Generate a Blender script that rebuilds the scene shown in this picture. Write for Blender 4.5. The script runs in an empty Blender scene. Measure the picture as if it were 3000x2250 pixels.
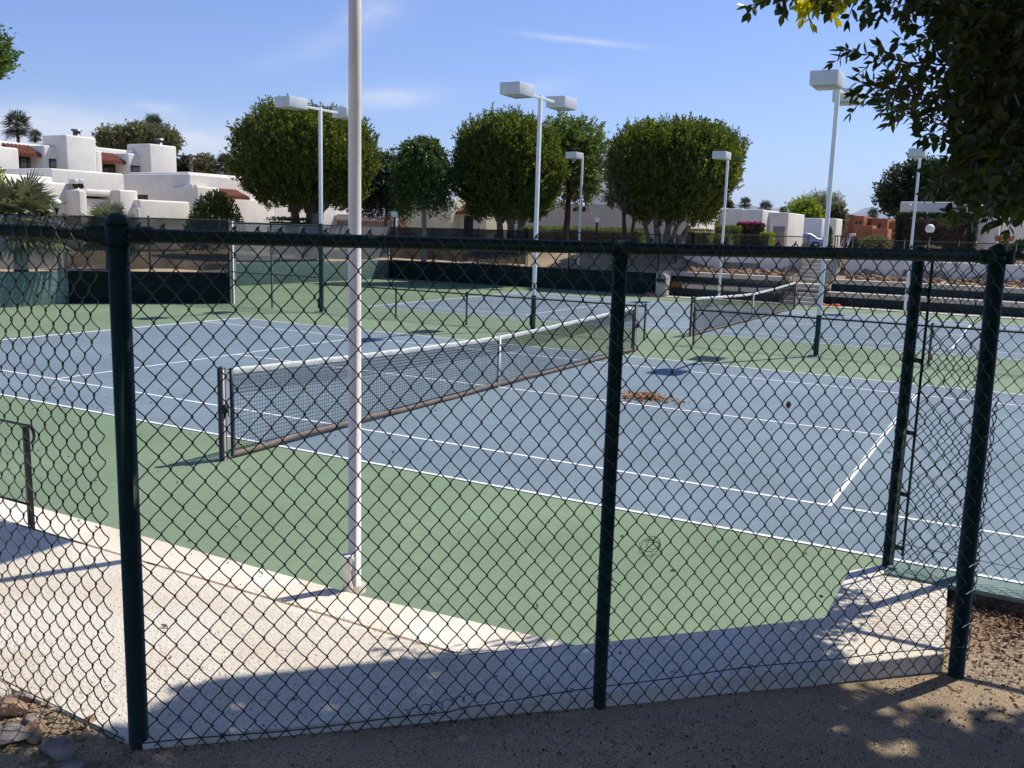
import bpy, bmesh, math, random
import numpy as np
from mathutils import Vector, Matrix, noise
from mathutils.geometry import delaunay_2d_cdt

rng = np.random.default_rng(7)
random.seed(7)
sc = bpy.context.scene
COL = sc.collection

# ------------------------------------------------------------------ camera
FPX = 2683.1
CAM = np.array([7.9755, -8.3404, 2.745])
YAW, PIT, ROL = -.508, -.1661, .0292
fw = np.array([math.sin(YAW)*math.cos(PIT), math.cos(YAW)*math.cos(PIT), math.sin(PIT)])
r0 = np.array([math.cos(YAW), -math.sin(YAW), 0.])
u0 = np.cross(r0, fw)
RT = math.cos(ROL)*r0 + math.sin(ROL)*u0
UP = -math.sin(ROL)*r0 + math.cos(ROL)*u0
S = 3000/2212


def ray(u, v):
    return ((u*S-1500)/FPX)*RT - ((v*S-1125)/FPX)*UP + fw


def onZ(u, v, z=0.):
    d = ray(u, v)
    return CAM + d*(z-CAM[2])/d[2]


def onX(u, v, x):
    d = ray(u, v)
    return CAM + d*(x-CAM[0])/d[0]


def onY(u, v, y):
    d = ray(u, v)
    return CAM + d*(y-CAM[1])/d[1]


def atD(u, v, dep):
    return CAM + ray(u, v)*dep


cam = bpy.data.cameras.new("camera")
camo = bpy.data.objects.new("camera", cam)
COL.objects.link(camo)
M = Matrix(((RT[0], UP[0], -fw[0], CAM[0]), (RT[1], UP[1], -fw[1], CAM[1]), (RT[2], UP[2], -fw[2], CAM[2]), (0, 0, 0, 1)))
camo.matrix_world = M
cam.sensor_width = 36
cam.lens = 36*FPX/3000
cam.clip_start = .05
cam.clip_end = 40000
sc.camera = camo

# ------------------------------------------------------------------ light
SAZ, SEL = math.radians(28.5), math.radians(56.5)
SUN = np.array([math.sin(SAZ)*math.cos(SEL), math.cos(SAZ)*math.cos(SEL), math.sin(SEL)])
OFF = SUN[:2]/SUN[2]
sl = bpy.data.lights.new("sun", 'SUN')
sl.energy = 4.8
sl.angle = math.radians(.53)
sl.color = (1, .955, .88)
so = bpy.data.objects.new("sun", sl)
so.rotation_euler = Vector(SUN).to_track_quat('Z', 'Y').to_euler()
so.location = (0, 0, 40)
COL.objects.link(so)

sc.view_settings.view_transform = 'Standard'
sc.view_settings.look = 'None'
sc.view_settings.exposure = 0.12
sc.view_settings.gamma = 1

w = bpy.data.worlds.new("World")
sc.world = w
w.use_nodes = True
nt = w.node_tree
nt.nodes.clear()
N = nt.nodes.new
out = N('ShaderNodeOutputWorld')
bg = N('ShaderNodeBackground')
bg.inputs[1].default_value = .1
sky = N('ShaderNodeTexSky')
sky.sky_type = 'NISHITA'
sky.sun_disc = False
sky.sun_elevation = SEL
sky.sun_rotation = SAZ
sky.air_density = 1.0
sky.dust_density = .4
sky.ozone_density = 2.2
sky.altitude = 100
hsv = N('ShaderNodeHueSaturation')
hsv.inputs['Saturation'].default_value = 1.0
tint = N('ShaderNodeMix')
tint.data_type = 'RGBA'
tint.blend_type = 'MULTIPLY'
tint.inputs['Factor'].default_value = 1
tint.inputs['B'].default_value = (.95, 1.0, 1.38, 1)
nt.links.new(sky.outputs[0], tint.inputs['A'])
nt.links.new(tint.outputs['Result'], hsv.inputs['Color'])
tc = N('ShaderNodeTexCoord')
last = hsv.outputs[0]


def vmath(op, a, b=None):
    n = N('ShaderNodeVectorMath')
    n.operation = op
    for i, x in enumerate((a, b)):
        if x is None:
            continue
        if isinstance(x, (tuple, list, np.ndarray)):
            n.inputs[i].default_value = tuple(x)
        else:
            nt.links.new(x, n.inputs[i])
    return n.outputs['Value'] if op == 'DOT_PRODUCT' else n.outputs[0]


def fmath(op, a, b=None, clamp=False):
    n = N('ShaderNodeMath')
    n.operation = op
    n.use_clamp = clamp
    for i, x in enumerate((a, b)):
        if x is None:
            continue
        if isinstance(x, (int, float)):
            n.inputs[i].default_value = x
        else:
            nt.links.new(x, n.inputs[i])
    return n.outputs[0]


nz = N('ShaderNodeTexNoise')
nz.inputs['Scale'].default_value = 9
nz.inputs['Detail'].default_value = 7
nz.inputs['Roughness'].default_value = .62
mp = N('ShaderNodeMapping')
mp.inputs['Scale'].default_value = (1, 1, 3.2)
nt.links.new(tc.outputs['Generated'], mp.inputs[0])
nt.links.new(mp.outputs[0], nz.inputs['Vector'])
nsv = fmath('MULTIPLY', fmath('SUBTRACT', nz.outputs[0], .27), 3.0, True)
# cloud patches: direction of centre, half sizes (as tangent), tilt, strength
for (cu, cv, ru, rv, tilt, stg) in ((95, 285, 210, 50, -.05, 1.5), (445, 300, 150, 40, .05, 1.3), (300, 330, 300, 40, 0, 1.2), (855, 212, 105, 19, .06, .75), (800, 28, 55, 24, .2, .6),
                                    (1255, 88, 110, 6, -.12, .6), (700, 95, 160, 26, .35, .3), (345, 236, 50, 13, 0, .6), (1180, 190, 60, 18, .1, .25),
                                    (-400, 300, 400, 70, 0, .7), (2700, 330, 300, 50, 0, .4)):
    c = ray(cu, cv)
    nrm = np.linalg.norm(c)
    c = c/nrm
    a = math.cos(tilt)*RT + math.sin(tilt)*UP
    b = -math.sin(tilt)*RT + math.cos(tilt)*UP
    sa = ru*S/FPX/nrm
    sb = rv*S/FPX/nrm
    d = vmath('NORMALIZE', tc.outputs['Generated'])
    da = fmath('DIVIDE', vmath('DOT_PRODUCT', vmath('SUBTRACT', d, c), a), sa)
    db = fmath('DIVIDE', vmath('DOT_PRODUCT', vmath('SUBTRACT', d, c), b), sb)
    r2 = fmath('ADD', fmath('MULTIPLY', da, da), fmath('MULTIPLY', db, db))
    g = fmath('POWER', 2.718, fmath('MULTIPLY', r2, -1.0))
    front = fmath('GREATER_THAN', vmath('DOT_PRODUCT', d, c), .3)
    m = fmath('MULTIPLY', fmath('MULTIPLY', fmath('MULTIPLY', g, nsv), stg), front, True)
    mx = N('ShaderNodeMix')
    mx.data_type = 'RGBA'
    mx.inputs['B'].default_value = (7.6, 8.1, 9.3, 1)
    nt.links.new(m, mx.inputs['Factor'])
    nt.links.new(last, mx.inputs['A'])
    last = mx.outputs['Result']
nt.links.new(last, bg.inputs[0])
nt.links.new(bg.outputs[0], out.inputs[0])


# ------------------------------------------------------------------ materials
class NT:
    def __init__(s, name):
        s.m = bpy.data.materials.new(name)
        s.m.use_nodes = True
        s.t = s.m.node_tree
        s.b = s.t.nodes['Principled BSDF']

    def n(s, typ, **kw):
        x = s.t.nodes.new('ShaderNode'+typ)
        for k, v in kw.items():
            setattr(x, k, v)
        return x

    def l(s, a, b):
        s.t.links.new(a, b)


def rgba(c):
    return (*c, 1)


def mat(name, col, rough=.7, var=.12, scale=4., bump=0., bscale=60., col2=None, spec=.3, metal=0., detail=5, coords='Object', spots=None, fine=None):
    k = NT(name)
    b = k.b
    b.inputs['Roughness'].default_value = rough
    b.inputs['Specular IOR Level'].default_value = spec
    b.inputs['Metallic'].default_value = metal
    t = k.n('TexCoord')
    nz = k.n('TexNoise')
    nz.inputs['Scale'].default_value = scale
    nz.inputs['Detail'].default_value = detail
    nz.inputs['Roughness'].default_value = .6
    k.l(t.outputs[coords], nz.inputs['Vector'])
    rp = k.n('ValToRGB')
    c2 = col2 or tuple(x*(1-var*1.6) for x in col)
    rp.color_ramp.elements[0].position = .32
    rp.color_ramp.elements[1].position = .68
    rp.color_ramp.elements[0].color = rgba(c2)
    rp.color_ramp.elements[1].color = rgba(tuple(min(1, x*(1+var*.4)) for x in col))
    k.l(nz.outputs[0], rp.inputs[0])
    c = rp.outputs[0]
    if fine:  # (scale, amount)
        n3 = k.n('TexNoise')
        n3.inputs['Scale'].default_value = fine[0]
        n3.inputs['Detail'].default_value = 3
        k.l(t.outputs[coords], n3.inputs['Vector'])
        mr = k.n('MapRange')
        mr.inputs[1].default_value = .3
        mr.inputs[2].default_value = .7
        mr.inputs[3].default_value = 1-fine[1]
        mr.inputs[4].default_value = 1+fine[1]
        k.l(n3.outputs[0], mr.inputs[0])
        vm = k.n('VectorMath', operation='SCALE')
        k.l(c, vm.inputs[0])
        k.l(mr.outputs[0], vm.inputs['Scale'])
        c = vm.outputs[0]
    if spots:  # (scale, threshold, colour): dark specks / stains
        for (ss, th, cc, fac) in spots:
            vo = k.n('TexNoise')
            vo.inputs['Scale'].default_value = ss
            vo.inputs['Detail'].default_value = 2
            k.l(t.outputs[coords], vo.inputs['Vector'])
            mr = k.n('MapRange')
            mr.inputs[1].default_value = th
            mr.inputs[2].default_value = th+.06
            mr.inputs[3].default_value = 0
            mr.inputs[4].default_value = fac
            k.l(vo.outputs[0], mr.inputs[0])
            mx = k.n('Mix', data_type='RGBA')
            k.l(mr.outputs[0], mx.inputs['Factor'])
            k.l(c, mx.inputs['A'])
            mx.inputs['B'].default_value = rgba(cc)
            c = mx.outputs['Result']
    k.l(c, b.inputs['Base Color'])
    if bump:
        n2 = k.n('TexNoise')
        n2.inputs['Scale'].default_value = bscale
        n2.inputs['Detail'].default_value = 4
        k.l(t.outputs[coords], n2.inputs['Vector'])
        bp = k.n('Bump')
        bp.inputs['Strength'].default_value = bump
        bp.inputs['Distance'].default_value = .02
        k.l(n2.outputs[0], bp.inputs['Height'])
        k.l(bp.outputs[0], b.inputs['Normal'])
    return k.m


def leafmat(name, ca, cb, trans=.3, rough=.45, cc=None):
    k = NT(name)
    g = k.n('NewGeometry')
    rp = k.n('ValToRGB')
    rp.color_ramp.elements[0].color = rgba(ca)
    rp.color_ramp.elements[1].color = rgba(cb)
    if cc:
        e = rp.color_ramp.elements.new(.93)
        e.color = rgba(cb)
        rp.color_ramp.elements[2].color = rgba(cc)
    k.l(g.outputs['Random Per Island'], rp.inputs[0])
    k.l(rp.outputs[0], k.b.inputs['Base Color'])
    k.b.inputs['Roughness'].default_value = rough
    k.b.inputs['Specular IOR Level'].default_value = .35
    tr = k.n('BsdfTranslucent')
    h = k.n('HueSaturation')
    h.inputs['Hue'].default_value = .47
    h.inputs['Value'].default_value = 1.9
    h.inputs['Saturation'].default_value = 1.1
    k.l(rp.outputs[0], h.inputs['Color'])
    k.l(h.outputs[0], tr.inputs[0])
    mx = k.n('MixShader')
    mx.inputs[0].default_value = trans
    k.l(k.b.outputs[0], mx.inputs[1])
    k.l(tr.outputs[0], mx.inputs[2])
    k.l(mx.outputs[0], k.t.nodes['Material Output'].inputs[0])
    return k.m


def blockmat(name, col, mortar, bw=.4, bh=.2, axis='x'):
    k = NT(name)
    t = k.n('TexCoord')
    sp = k.n('SeparateXYZ')
    cb = k.n('CombineXYZ')
    k.l(t.outputs['Object'], sp.inputs[0])
    k.l(sp.outputs['X'], cb.inputs[0])
    k.l(sp.outputs['Z'], cb.inputs[1])
    br = k.n('TexBrick')
    br.inputs['Scale'].default_value = 1
    br.inputs['Brick Width'].default_value = bw
    br.inputs['Row Height'].default_value = bh
    br.inputs['Mortar Size'].default_value = .008
    br.inputs['Color1'].default_value = rgba(col)
    br.inputs['Color2'].default_value = rgba(tuple(x*.86 for x in col))
    br.inputs['Mortar'].default_value = rgba(mortar)
    k.l(cb.outputs[0], br.inputs['Vector'])
    nz = k.n('TexNoise')
    nz.inputs['Scale'].default_value = 2.3
    nz.inputs['Detail'].default_value = 7
    k.l(t.outputs['Object'], nz.inputs['Vector'])
    mr = k.n('MapRange')
    mr.inputs[1].default_value = .56
    mr.inputs[2].default_value = .72
    mr.inputs[4].default_value = .5
    k.l(nz.outputs[0], mr.inputs[0])
    mx = k.n('Mix', data_type='RGBA')
    k.l(mr.outputs[0], mx.inputs['Factor'])
    k.l(br.outputs['Color'], mx.inputs['A'])
    mx.inputs['B'].default_value = rgba((col[0]*1.7+.03, col[1]*1.35+.02, col[2]*1.2))
    k.l(mx.outputs['Result'], k.b.inputs['Base Color'])
    k.b.inputs['Roughness'].default_value = .85
    bp = k.n('Bump')
    bp.inputs['Strength'].default_value = .6
    bp.inputs['Distance'].default_value = .01
    k.l(br.outputs['Fac'], bp.inputs['Height'])
    bp.invert = True
    k.l(bp.outputs[0], k.b.inputs['Normal'])
    return k.m


def screenmat(name, col, transp):
    k = NT(name)
    k.b.inputs['Base Color'].default_value = rgba(col)
    k.b.inputs['Roughness'].default_value = .8
    t = k.n('BsdfTransparent')
    mx = k.n('MixShader')
    nz = k.n('TexNoise')
    nz.inputs['Scale'].default_value = 1.2
    nz.inputs['Detail'].default_value = 4
    tcn = k.n('TexCoord')
    k.l(tcn.outputs['Object'], nz.inputs['Vector'])
    mr = k.n('MapRange')
    mr.inputs[3].default_value = transp-.07
    mr.inputs[4].default_value = transp+.07
    mr.inputs[1].default_value = .3
    mr.inputs[2].default_value = .7
    k.l(nz.outputs[0], mr.inputs[0])
    k.l(mr.outputs[0], mx.inputs[0])
    k.l(k.b.outputs[0], mx.inputs[1])
    k.l(t.outputs[0], mx.inputs[2])
    k.l(mx.outputs[0], k.t.nodes['Material Output'].inputs[0])
    return k.m


MT = dict(
    green=mat('green_acrylic', (.185, .252, .145), .75, .12, .4, .12, 220, spec=.25, fine=(9, .06), spots=[(2.6, .66, (.25, .31, .21), .3), (.9, .62, (.17, .23, .135), .35), (14, .72, (.31, .34, .26), .35)]),
    blue=mat('blue_acrylic', (.174, .230, .258), .75, .12, .35, .12, 220, spec=.25, fine=(7, .06), spots=[(1.9, .64, (.235, .29, .33), .35), (.8, .62, (.16, .215, .26), .35), (16, .72, (.30, .34, .38), .3)]),
    line=mat('white_line_paint', (.80, .81, .80), .6, .06, 5, spec=.3),
    slab=mat('concrete', (.69, .63, .525), .85, .1, 1.3, .5, 70, col2=(.61, .525, .40), fine=(45, .09), spots=[(110, .68, (.36, .29, .22), .3), (1.1, .56, (.74, .70, .61), .5), (.7, .62, (.54, .45, .33), .4)]),
    conc=mat('pale_concrete', (.56, .49, .39), .85, .12, 1.5, .3, 40, fine=(20, .1)),
    dirt=mat('sandy_dirt', (.44, .335, .215), .95, .22, 1.1, .8, 170, col2=(.30, .22, .135), fine=(170, .6), spots=[(75, .66, (.08, .055, .035), .7), (9, .64, (.22, .145, .08), .5)]),
    gpaint=mat('dark_green_paint', (.005, .024, .015), .5, .25, 7, .04, 60, spec=.28),
    gvinyl=mat('dark_green_vinyl', (.008, .030, .021), .42, .2, 9, spec=.45),
    gsleeve=mat('green_pole_paint', (.008, .04, .034), .5, .2, 5),
    kerb=mat('weathered_green_kerb', (.19, .27, .24), .8, .2, 2, .3, 50, col2=(.11, .165, .145), fine=(30, .15)),
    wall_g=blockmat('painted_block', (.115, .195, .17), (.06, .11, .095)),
    riser=mat('riser_green_paint', (.028, .044, .040), .9, .2, 2, .3, 60),
    wall_shade=mat('shaded_green_wall', (.006, .013, .012), .95, .2, 2, .3, 60),  # shade of the diagonal wall put into its near-black colour
    wall_shade_far=mat('far_shaded_green_wall', (.009, .023, .022), .9, .2, 2, .3, 60),  # wall green darkened; the far wall's shade is in the colour
    screen_shade_far=screenmat('far_shaded_windscreen_mesh', (.012, .016, .018), .10),  # far windscreen, its shade put into a darker, closer mesh
    screen_shade=screenmat('shaded_windscreen_mesh', (.016, .020, .018), .16),  # corner windscreen, shade put into the colour
    screen=screenmat('sunlit_windscreen_mesh', (.20, .205, .205), .2),  # pale copy of the windscreen; sunlit look put into the colour
    pole=mat('grey_white_pole_paint', (.84, .85, .83), .45, .06, 3, spec=.4),
    npole=mat('cream_pole_paint', (.86, .80, .73), .5, .07, 3, spec=.4, fine=(25, .03)),
    head=mat('lamp_head_paint', (.68, .70, .68), .55, .08, 3),
    lens=mat('lamp_lens', (.42, .42, .40), .25, .05, 8, spec=.6),
    net=mat('black_net_cord', (.012, .012, .014), .8, .2, 20),
    tape=mat('dirty_white_canvas', (.74, .73, .67), .8, .1, 6, .2, 60, fine=(35, .12), spots=[(28, .60, (.42, .41, .37), .55)]),
    brown=mat('brown_vinyl', (.16, .12, .09), .6, .2, 6, spec=.4),
    netpost=mat('dark_net_post', (.022, .017, .018), .4, .3, 12, spec=.5, spots=[(20, .66, (.14, .06, .03), .6)]),
    white_stucco=mat('white_stucco', (.80, .76, .665), .9, .07, 1.0, .35, 25, fine=(12, .05)),
    tan_stucco=mat('tan_stucco', (.60, .57, .40), .9, .07, 1.0, .3, 25),
    adobe=mat('orange_adobe', (.36, .14, .065), .9, .12, .6, .3, 20),
    glass=mat('dark_glass', (.03, .035, .04), .12, .1, 2, spec=.7),
    pglass=mat('curtained_glass', (.20, .22, .24), .15, .2, 1.5, spec=.7),
    frame=mat('dark_frame', (.02, .018, .016), .5, .1, 5),
    tile=mat('red_clay_tile', (.25, .085, .05), .8, .25, 5, .3, 40),
    bark=mat('grey_bark', (.27, .235, .20), .95, .25, 5, .8, 30, col2=(.12, .10, .085)),
    rbark=mat('red_brown_bark', (.10, .055, .045), .95, .25, 5, .8, 30),
    white=mat('white_plastic', (.72, .71, .69), .45, .04, 6),
    rock=mat('brown_rock', (.42, .26, .14), .9, .35, 5, .9, 25, col2=(.16, .11, .075), fine=(30, .2)),
    grock=mat('grey_rock', (.30, .245, .19), .9, .3, 5, .9, 25, col2=(.12, .105, .095), fine=(30, .2)),
    car=mat('silver_blue_car_paint', (.34, .40, .52), .28, .03, 3, spec=.6, metal=.25),
    tyre=mat('tyre_rubber', (.02, .02, .02), .8, .1, 9),
    rim=mat('alloy_rim', (.5, .5, .52), .35, .05, 5, metal=.7),
    globe=mat('opal_globe', (.80, .78, .74), .35, .03, 4),
    blackm=mat('black_metal', (.015, .015, .016), .5, .1, 5),
    asphalt=mat('asphalt', (.06, .06, .062), .9, .15, 2, .4, 60),
    orange=mat('orange_cloth', (.75, .16, .06), .8, .2, 8),
    wood=mat('brown_boards', (.11, .075, .055), .85, .2, 6),
    hill=mat('far_mountain_rock', (.27, .24, .22), 1, .25, .002),
    palmtrunk=mat('palm_trunk', (.16, .12, .09), .95, .25, 6, .8, 25),
    galv=mat('galvanised_steel', (.22, .23, .235), .45, .1, 8, metal=.5),
    leaf_a=leafmat('ficus_leaf', (.020, .042, .010), (.115, .17, .022), .38, cc=(.27, .31, .035)),
    leaf_b=leafmat('weeping_leaf', (.020, .050, .010), (.075, .130, .022), .3),
    leaf_c=leafmat('light_leaf', (.05, .10, .02), (.13, .20, .045), .35),
    leaf_d=leafmat('dark_leaf', (.012, .028, .010), (.03, .055, .016), .2),
    leaf_g=leafmat('grey_green_leaf', (.08, .095, .04), (.18, .19, .085), .3),
    leaf_y=leafmat('lime_leaf', (.10, .17, .02), (.22, .30, .04), .4),
    leaf_r=leafmat('magenta_bract', (.25, .02, .06), (.42, .05, .10), .35),
    leaf_o=leafmat('orange_flower_leaf', (.10, .06, .02), (.28, .13, .04), .2),
    leaf_n=leafmat('near_ficus_leaf', (.020, .034, .010), (.05, .075, .016), .30, .38, cc=(.10, .12, .02)),
    leaf_nlit=leafmat('sunlit_ficus_leaf', (.20, .24, .02), (.40, .40, .03), .5, .4),  # sun shining through the leaves put into this yellow
    leaf_p=leafmat('palm_leaf', (.06, .085, .04), (.17, .19, .09), .2),
    leaf_pd=leafmat('dark_palm_leaf', (.02, .03, .015), (.06, .075, .03), .15),
    litter=leafmat('dry_leaf', (.09, .045, .025), (.30, .17, .085), .12, .8),
    litter_o=leafmat('orange_dry_leaf', (.22, .10, .04), (.46, .29, .13), .15, .75),
    seed=mat('dark_seed', (.03, .022, .018), .8, .3, 30),
    pebble=leafmat('pebble', (.20, .15, .10), (.60, .48, .33), .0, .9),
)
MT['leaf_n'].node_tree  # near crown keeps its own green


# ------------------------------------------------------------------ builders
class MB:
    """collects vertices and faces as arrays; build() links them as one mesh object"""
    def __init__(s):
        s.v = []
        s.f = []
        s.mi = []
        s.n = 0
        s.cur = 0

    def add(s, v, f):
        v = np.asarray(v, float)
        s.v.append(v)
        f = np.asarray(f, int)
        if f.size:
            s.f.append(f+s.n)
            s.mi.append(np.full(len(f), s.cur, int))
        s.n += len(v)

    def box(s, a, b):
        x0, y0, z0 = a
        x1, y1, z1 = b
        v = [(x0, y0, z0), (x1, y0, z0), (x1, y1, z0), (x0, y1, z0), (x0, y0, z1), (x1, y0, z1), (x1, y1, z1), (x0, y1, z1)]
        s.add(v, [(0, 3, 2, 1), (4, 5, 6, 7), (0, 1, 5, 4), (1, 2, 6, 5), (2, 3, 7, 6), (3, 0, 4, 7)])
        return s

    def obox(s, c, ax, ay, az):
        """box with centre and three half-axis vectors"""
        c, ax, ay, az = (np.asarray(q, float) for q in (c, ax, ay, az))
        v = [c+i*ax+j*ay+k*az for k in (-1, 1) for (i, j) in ((-1, -1), (1, -1), (1, 1), (-1, 1))]
        s.add(v, [(0, 3, 2, 1), (4, 5, 6, 7), (0, 1, 5, 4), (1, 2, 6, 5), (2, 3, 7, 6), (3, 0, 4, 7)])
        return s

    def tube(s, pts, r, k=6, ref=None, caps=True):
        pts = np.asarray(pts, float)
        n = len(pts)
        t = np.empty_like(pts)
        t[1:-1] = pts[2:]-pts[:-2]
        t[0] = pts[1]-pts[0]
        t[-1] = pts[-1]-pts[-2]
        t /= np.linalg.norm(t, axis=1)[:, None]+1e-12
        if ref is None:
            m = t.mean(0)
            ref = np.array([0, 0, 1.]) if abs(m[2]) < .8*np.linalg.norm(m)+1e-9 else np.array([1., .2, 0])
        b = np.cross(t, ref)
        b /= np.linalg.norm(b, axis=1)[:, None]+1e-12
        c = np.cross(b, t)
        r = np.broadcast_to(np.asarray(r, float), (n,))
        a = np.arange(k)*2*math.pi/k
        v = pts[:, None]+r[:, None, None]*(np.cos(a)[None, :, None]*b[:, None]+np.sin(a)[None, :, None]*c[:, None])
        i = np.arange(n-1)[:, None]*k
        j = np.arange(k)[None]
        j2 = (j+1) % k
        f = np.stack([i+j, i+j2, i+k+j2, i+k+j], -1).reshape(-1, 4)
        s.add(v.reshape(-1, 3), f)
        if caps and k > 3:
            base = s.n-n*k
            fan = []
            for st in (0, (n-1)*k):
                for q in range(1, k-2, 2):
                    fan.append([base+st, base+st+q, base+st+q+1, base+st+(q+2) % k])
            s.f.append(np.array(fan))
            s.mi.append(np.full(len(fan), s.cur, int))
        return s

    def prism(s, poly, z0, z1):
        n = len(poly)
        v = [(x, y, z0) for x, y in poly]+[(x, y, z1) for x, y in poly]
        s.add(v, [])
        b = s.n-2*n
        for i in range(n):
            j = (i+1) % n
            s.f.append(np.array([[b+i, b+j, b+n+j, b+n+i]]))
            s.mi.append(np.array([s.cur]))
        s.f.append(np.array([list(range(b+n, b+2*n))]))
        s.f.append(np.array([list(range(b+n-1, b-1, -1))]))
        s.mi += [np.array([s.cur]), np.array([s.cur])]
        return s

    def sphere(s, c, r, nu=14, nv=9, z0=-1., z1=1.):
        c = np.asarray(c, float)
        r = np.broadcast_to(np.asarray(r, float), (3,))
        th = np.linspace(math.asin(z0), math.asin(z1), nv)
        a = np.arange(nu)*2*math.pi/nu
        v = np.stack([np.cos(th)[:, None]*np.cos(a), np.cos(th)[:, None]*np.sin(a), np.repeat(np.sin(th)[:, None], nu, 1)], -1)*r+c
        i = np.arange(nv-1)[:, None]*nu
        j = np.arange(nu)[None]
        f = np.stack([i+j, i+(j+1) % nu, i+nu+(j+1) % nu, i+nu+j], -1).reshape(-1, 4)
        s.add(v.reshape(-1, 3), f)
        return s

    def build(s, name, m, parent=None, smooth=False, bevel=0., loc=None):
        me = bpy.data.meshes.new(name)
        V = np.concatenate(s.v) if s.v else np.zeros((0, 3))
        if loc is not None:
            V = V-np.asarray(loc, float)
        sizes = np.concatenate([np.full(len(f), f.shape[1]) for f in s.f])
        loops = np.concatenate([f.ravel() for f in s.f])
        me.vertices.add(len(V))
        me.vertices.foreach_set('co', V.ravel())
        me.loops.add(len(loops))
        me.loops.foreach_set('vertex_index', loops)
        me.polygons.add(len(sizes))
        st = np.concatenate([[0], np.cumsum(sizes)[:-1]])
        me.polygons.foreach_set('loop_start', st)
        ms = m if isinstance(m, (list, tuple)) else [m]
        for q in ms:
            me.materials.append(q)
        if len(ms) > 1:
            me.polygons.foreach_set('material_index', np.concatenate(s.mi))
        if smooth:
            me.polygons.foreach_set('use_smooth', np.ones(len(sizes), bool))
        me.update(calc_edges=True)
        me.validate()
        if bevel:
            bm = bmesh.new()
            bm.from_mesh(me)
            bmesh.ops.remove_doubles(bm, verts=bm.verts, dist=1e-5)
            bmesh.ops.bevel(bm, geom=[e for e in bm.edges if e.is_manifold and e.calc_face_angle(0) > .6], offset=bevel, segments=2, profile=.6, affect='EDGES', clamp_overlap=True)
            bm.to_mesh(me)
            bm.free()
        o = bpy.data.objects.new(name, me)
        COL.objects.link(o)
        if parent is not None:
            o.parent = parent
            if loc is None:
                o.matrix_parent_inverse = parent.matrix_world.inverted()
        if loc is not None:
            o.location = loc
        return o


def tag(o, label=None, cat=None, group=None, kind=None):
    if label:
        o['label'] = label
    if cat:
        o['category'] = cat
    if group:
        o['group'] = group
    if kind:
        o['kind'] = kind
    return o


def thing(name, loc, label, cat, group=None, rz=0):
    o = bpy.data.objects.new(name, None)
    o.empty_display_size = .2
    o.location = tuple(float(q) for q in loc)
    o.rotation_euler = (0, 0, rz)
    COL.objects.link(o)
    o.matrix_world = Matrix.Translation(Vector(o.location)) @ Matrix.Rotation(rz, 4, 'Z')
    return tag(o, label, cat, group)


def copy_tree(o, parent=None):
    c = o.copy()
    COL.objects.link(c)
    if parent is not None:
        c.parent = parent
    for ch in list(o.children):
        copy_tree(ch, c)
    return c


# ------------------------------------------------------------------ ground, courts, slab
K = .98
courtpoly = [(-19, -5.2), (6.10, -5.2), (6.425, -4.93), (7.30, -4.02), (7.29, -3.30), (7.46, -3.05), (24, -3.05), (24, 31.8), (-22.2, 31.85), (-22.2, 20.85), (-15.7, 14.3), (-19, 10.5)]
ramp = [(-60, -60), (-60.1, -60), (-60.1, -60.1)]


def inpoly(x, y, P):
    c = False
    n = len(P)
    for i in range(n):
        x1, y1 = P[i]
        x2, y2 = P[(i+1) % n]
        if (y1 > y) != (y2 > y) and x < (x2-x1)*(y-y1)/(y2-y1)+x1:
            c = not c
    return c


def sm(a, b, t):
    t = min(1, max(0, (t-a)/(b-a)))
    return t*t*(3-2*t)


def gz(x, y):
    """height of the open ground"""
    if y < 20 and x > -18.5:
        return .965-.028*min(2.6, max(0, x-5.3)) + (.012*noise.noise(Vector((x*2.1, y*2.1, 0))) if y < -2 and 2 < x < 14 else 0)
    far = sm(36, 90, math.hypot(x+4, y))
    if x > -6.9 and y > 31:
        z = .2 if y < 33.35 else (1.02+.10*(y-33.35) if y < 35.4 else 1.85)
        return z
    if y > 31:
        b = .14*noise.noise(Vector((x*.5, y*.5, 3)))
        return .93+.92*sm(31.9, 36.5, y)+b*sm(31.9, 33, y)*(1-sm(36, 40, y))
    return .95+.55*sm(-22, -34, x)*0+.9*sm(0, 1, far)*0+.4*sm(-24, -40, x)


pts = []
for R in (60, 90, 140, 250, 500, 1200, 3000, 9000):
    for a in range(28):
        pts.append((R*math.cos(a*math.pi/14), 15+R*math.sin(a*math.pi/14)))
for x in np.arange(-34, 26, 1.6):
    for y in list(np.arange(30, 40, .55))+list(np.arange(-20, 30, 3.2)):
        pts.append((x+.01*y, y))
for x in np.arange(2.2, 13, .33):
    for y in np.arange(-11, -3.3, .33):
        pts.append((x, y))
for x in np.arange(-6.9, 24, 2):
    for y in (33.34, 33.36, 35.39, 35.41):
        pts.append((x, y))
for y in np.arange(31.9, 40, .5):
    pts += [(-6.91, y), (-6.89, y)]
edges = []
vc = []
for P in (courtpoly,):
    n0 = len(vc)
    vc += P
    edges += [(n0+i, n0+(i+1) % len(P)) for i in range(len(P))]
vc += [q for q in pts if not inpoly(*q, courtpoly) ]
ov, oe, of, *_ = delaunay_2d_cdt([Vector(q) for q in vc], edges, [], 0, 1e-5)
mb = MB()
tri = []
for f in of:
    cx = sum(ov[i].x for i in f)/len(f)
    cy = sum(ov[i].y for i in f)/len(f)
    if not inpoly(cx, cy, courtpoly):
        tri.append(list(f))
mb.add([(q.x, q.y, gz(q.x, q.y)) for q in ov], tri)
tag(mb.build('ground', MT['dirt'], smooth=True), kind='structure')

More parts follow.
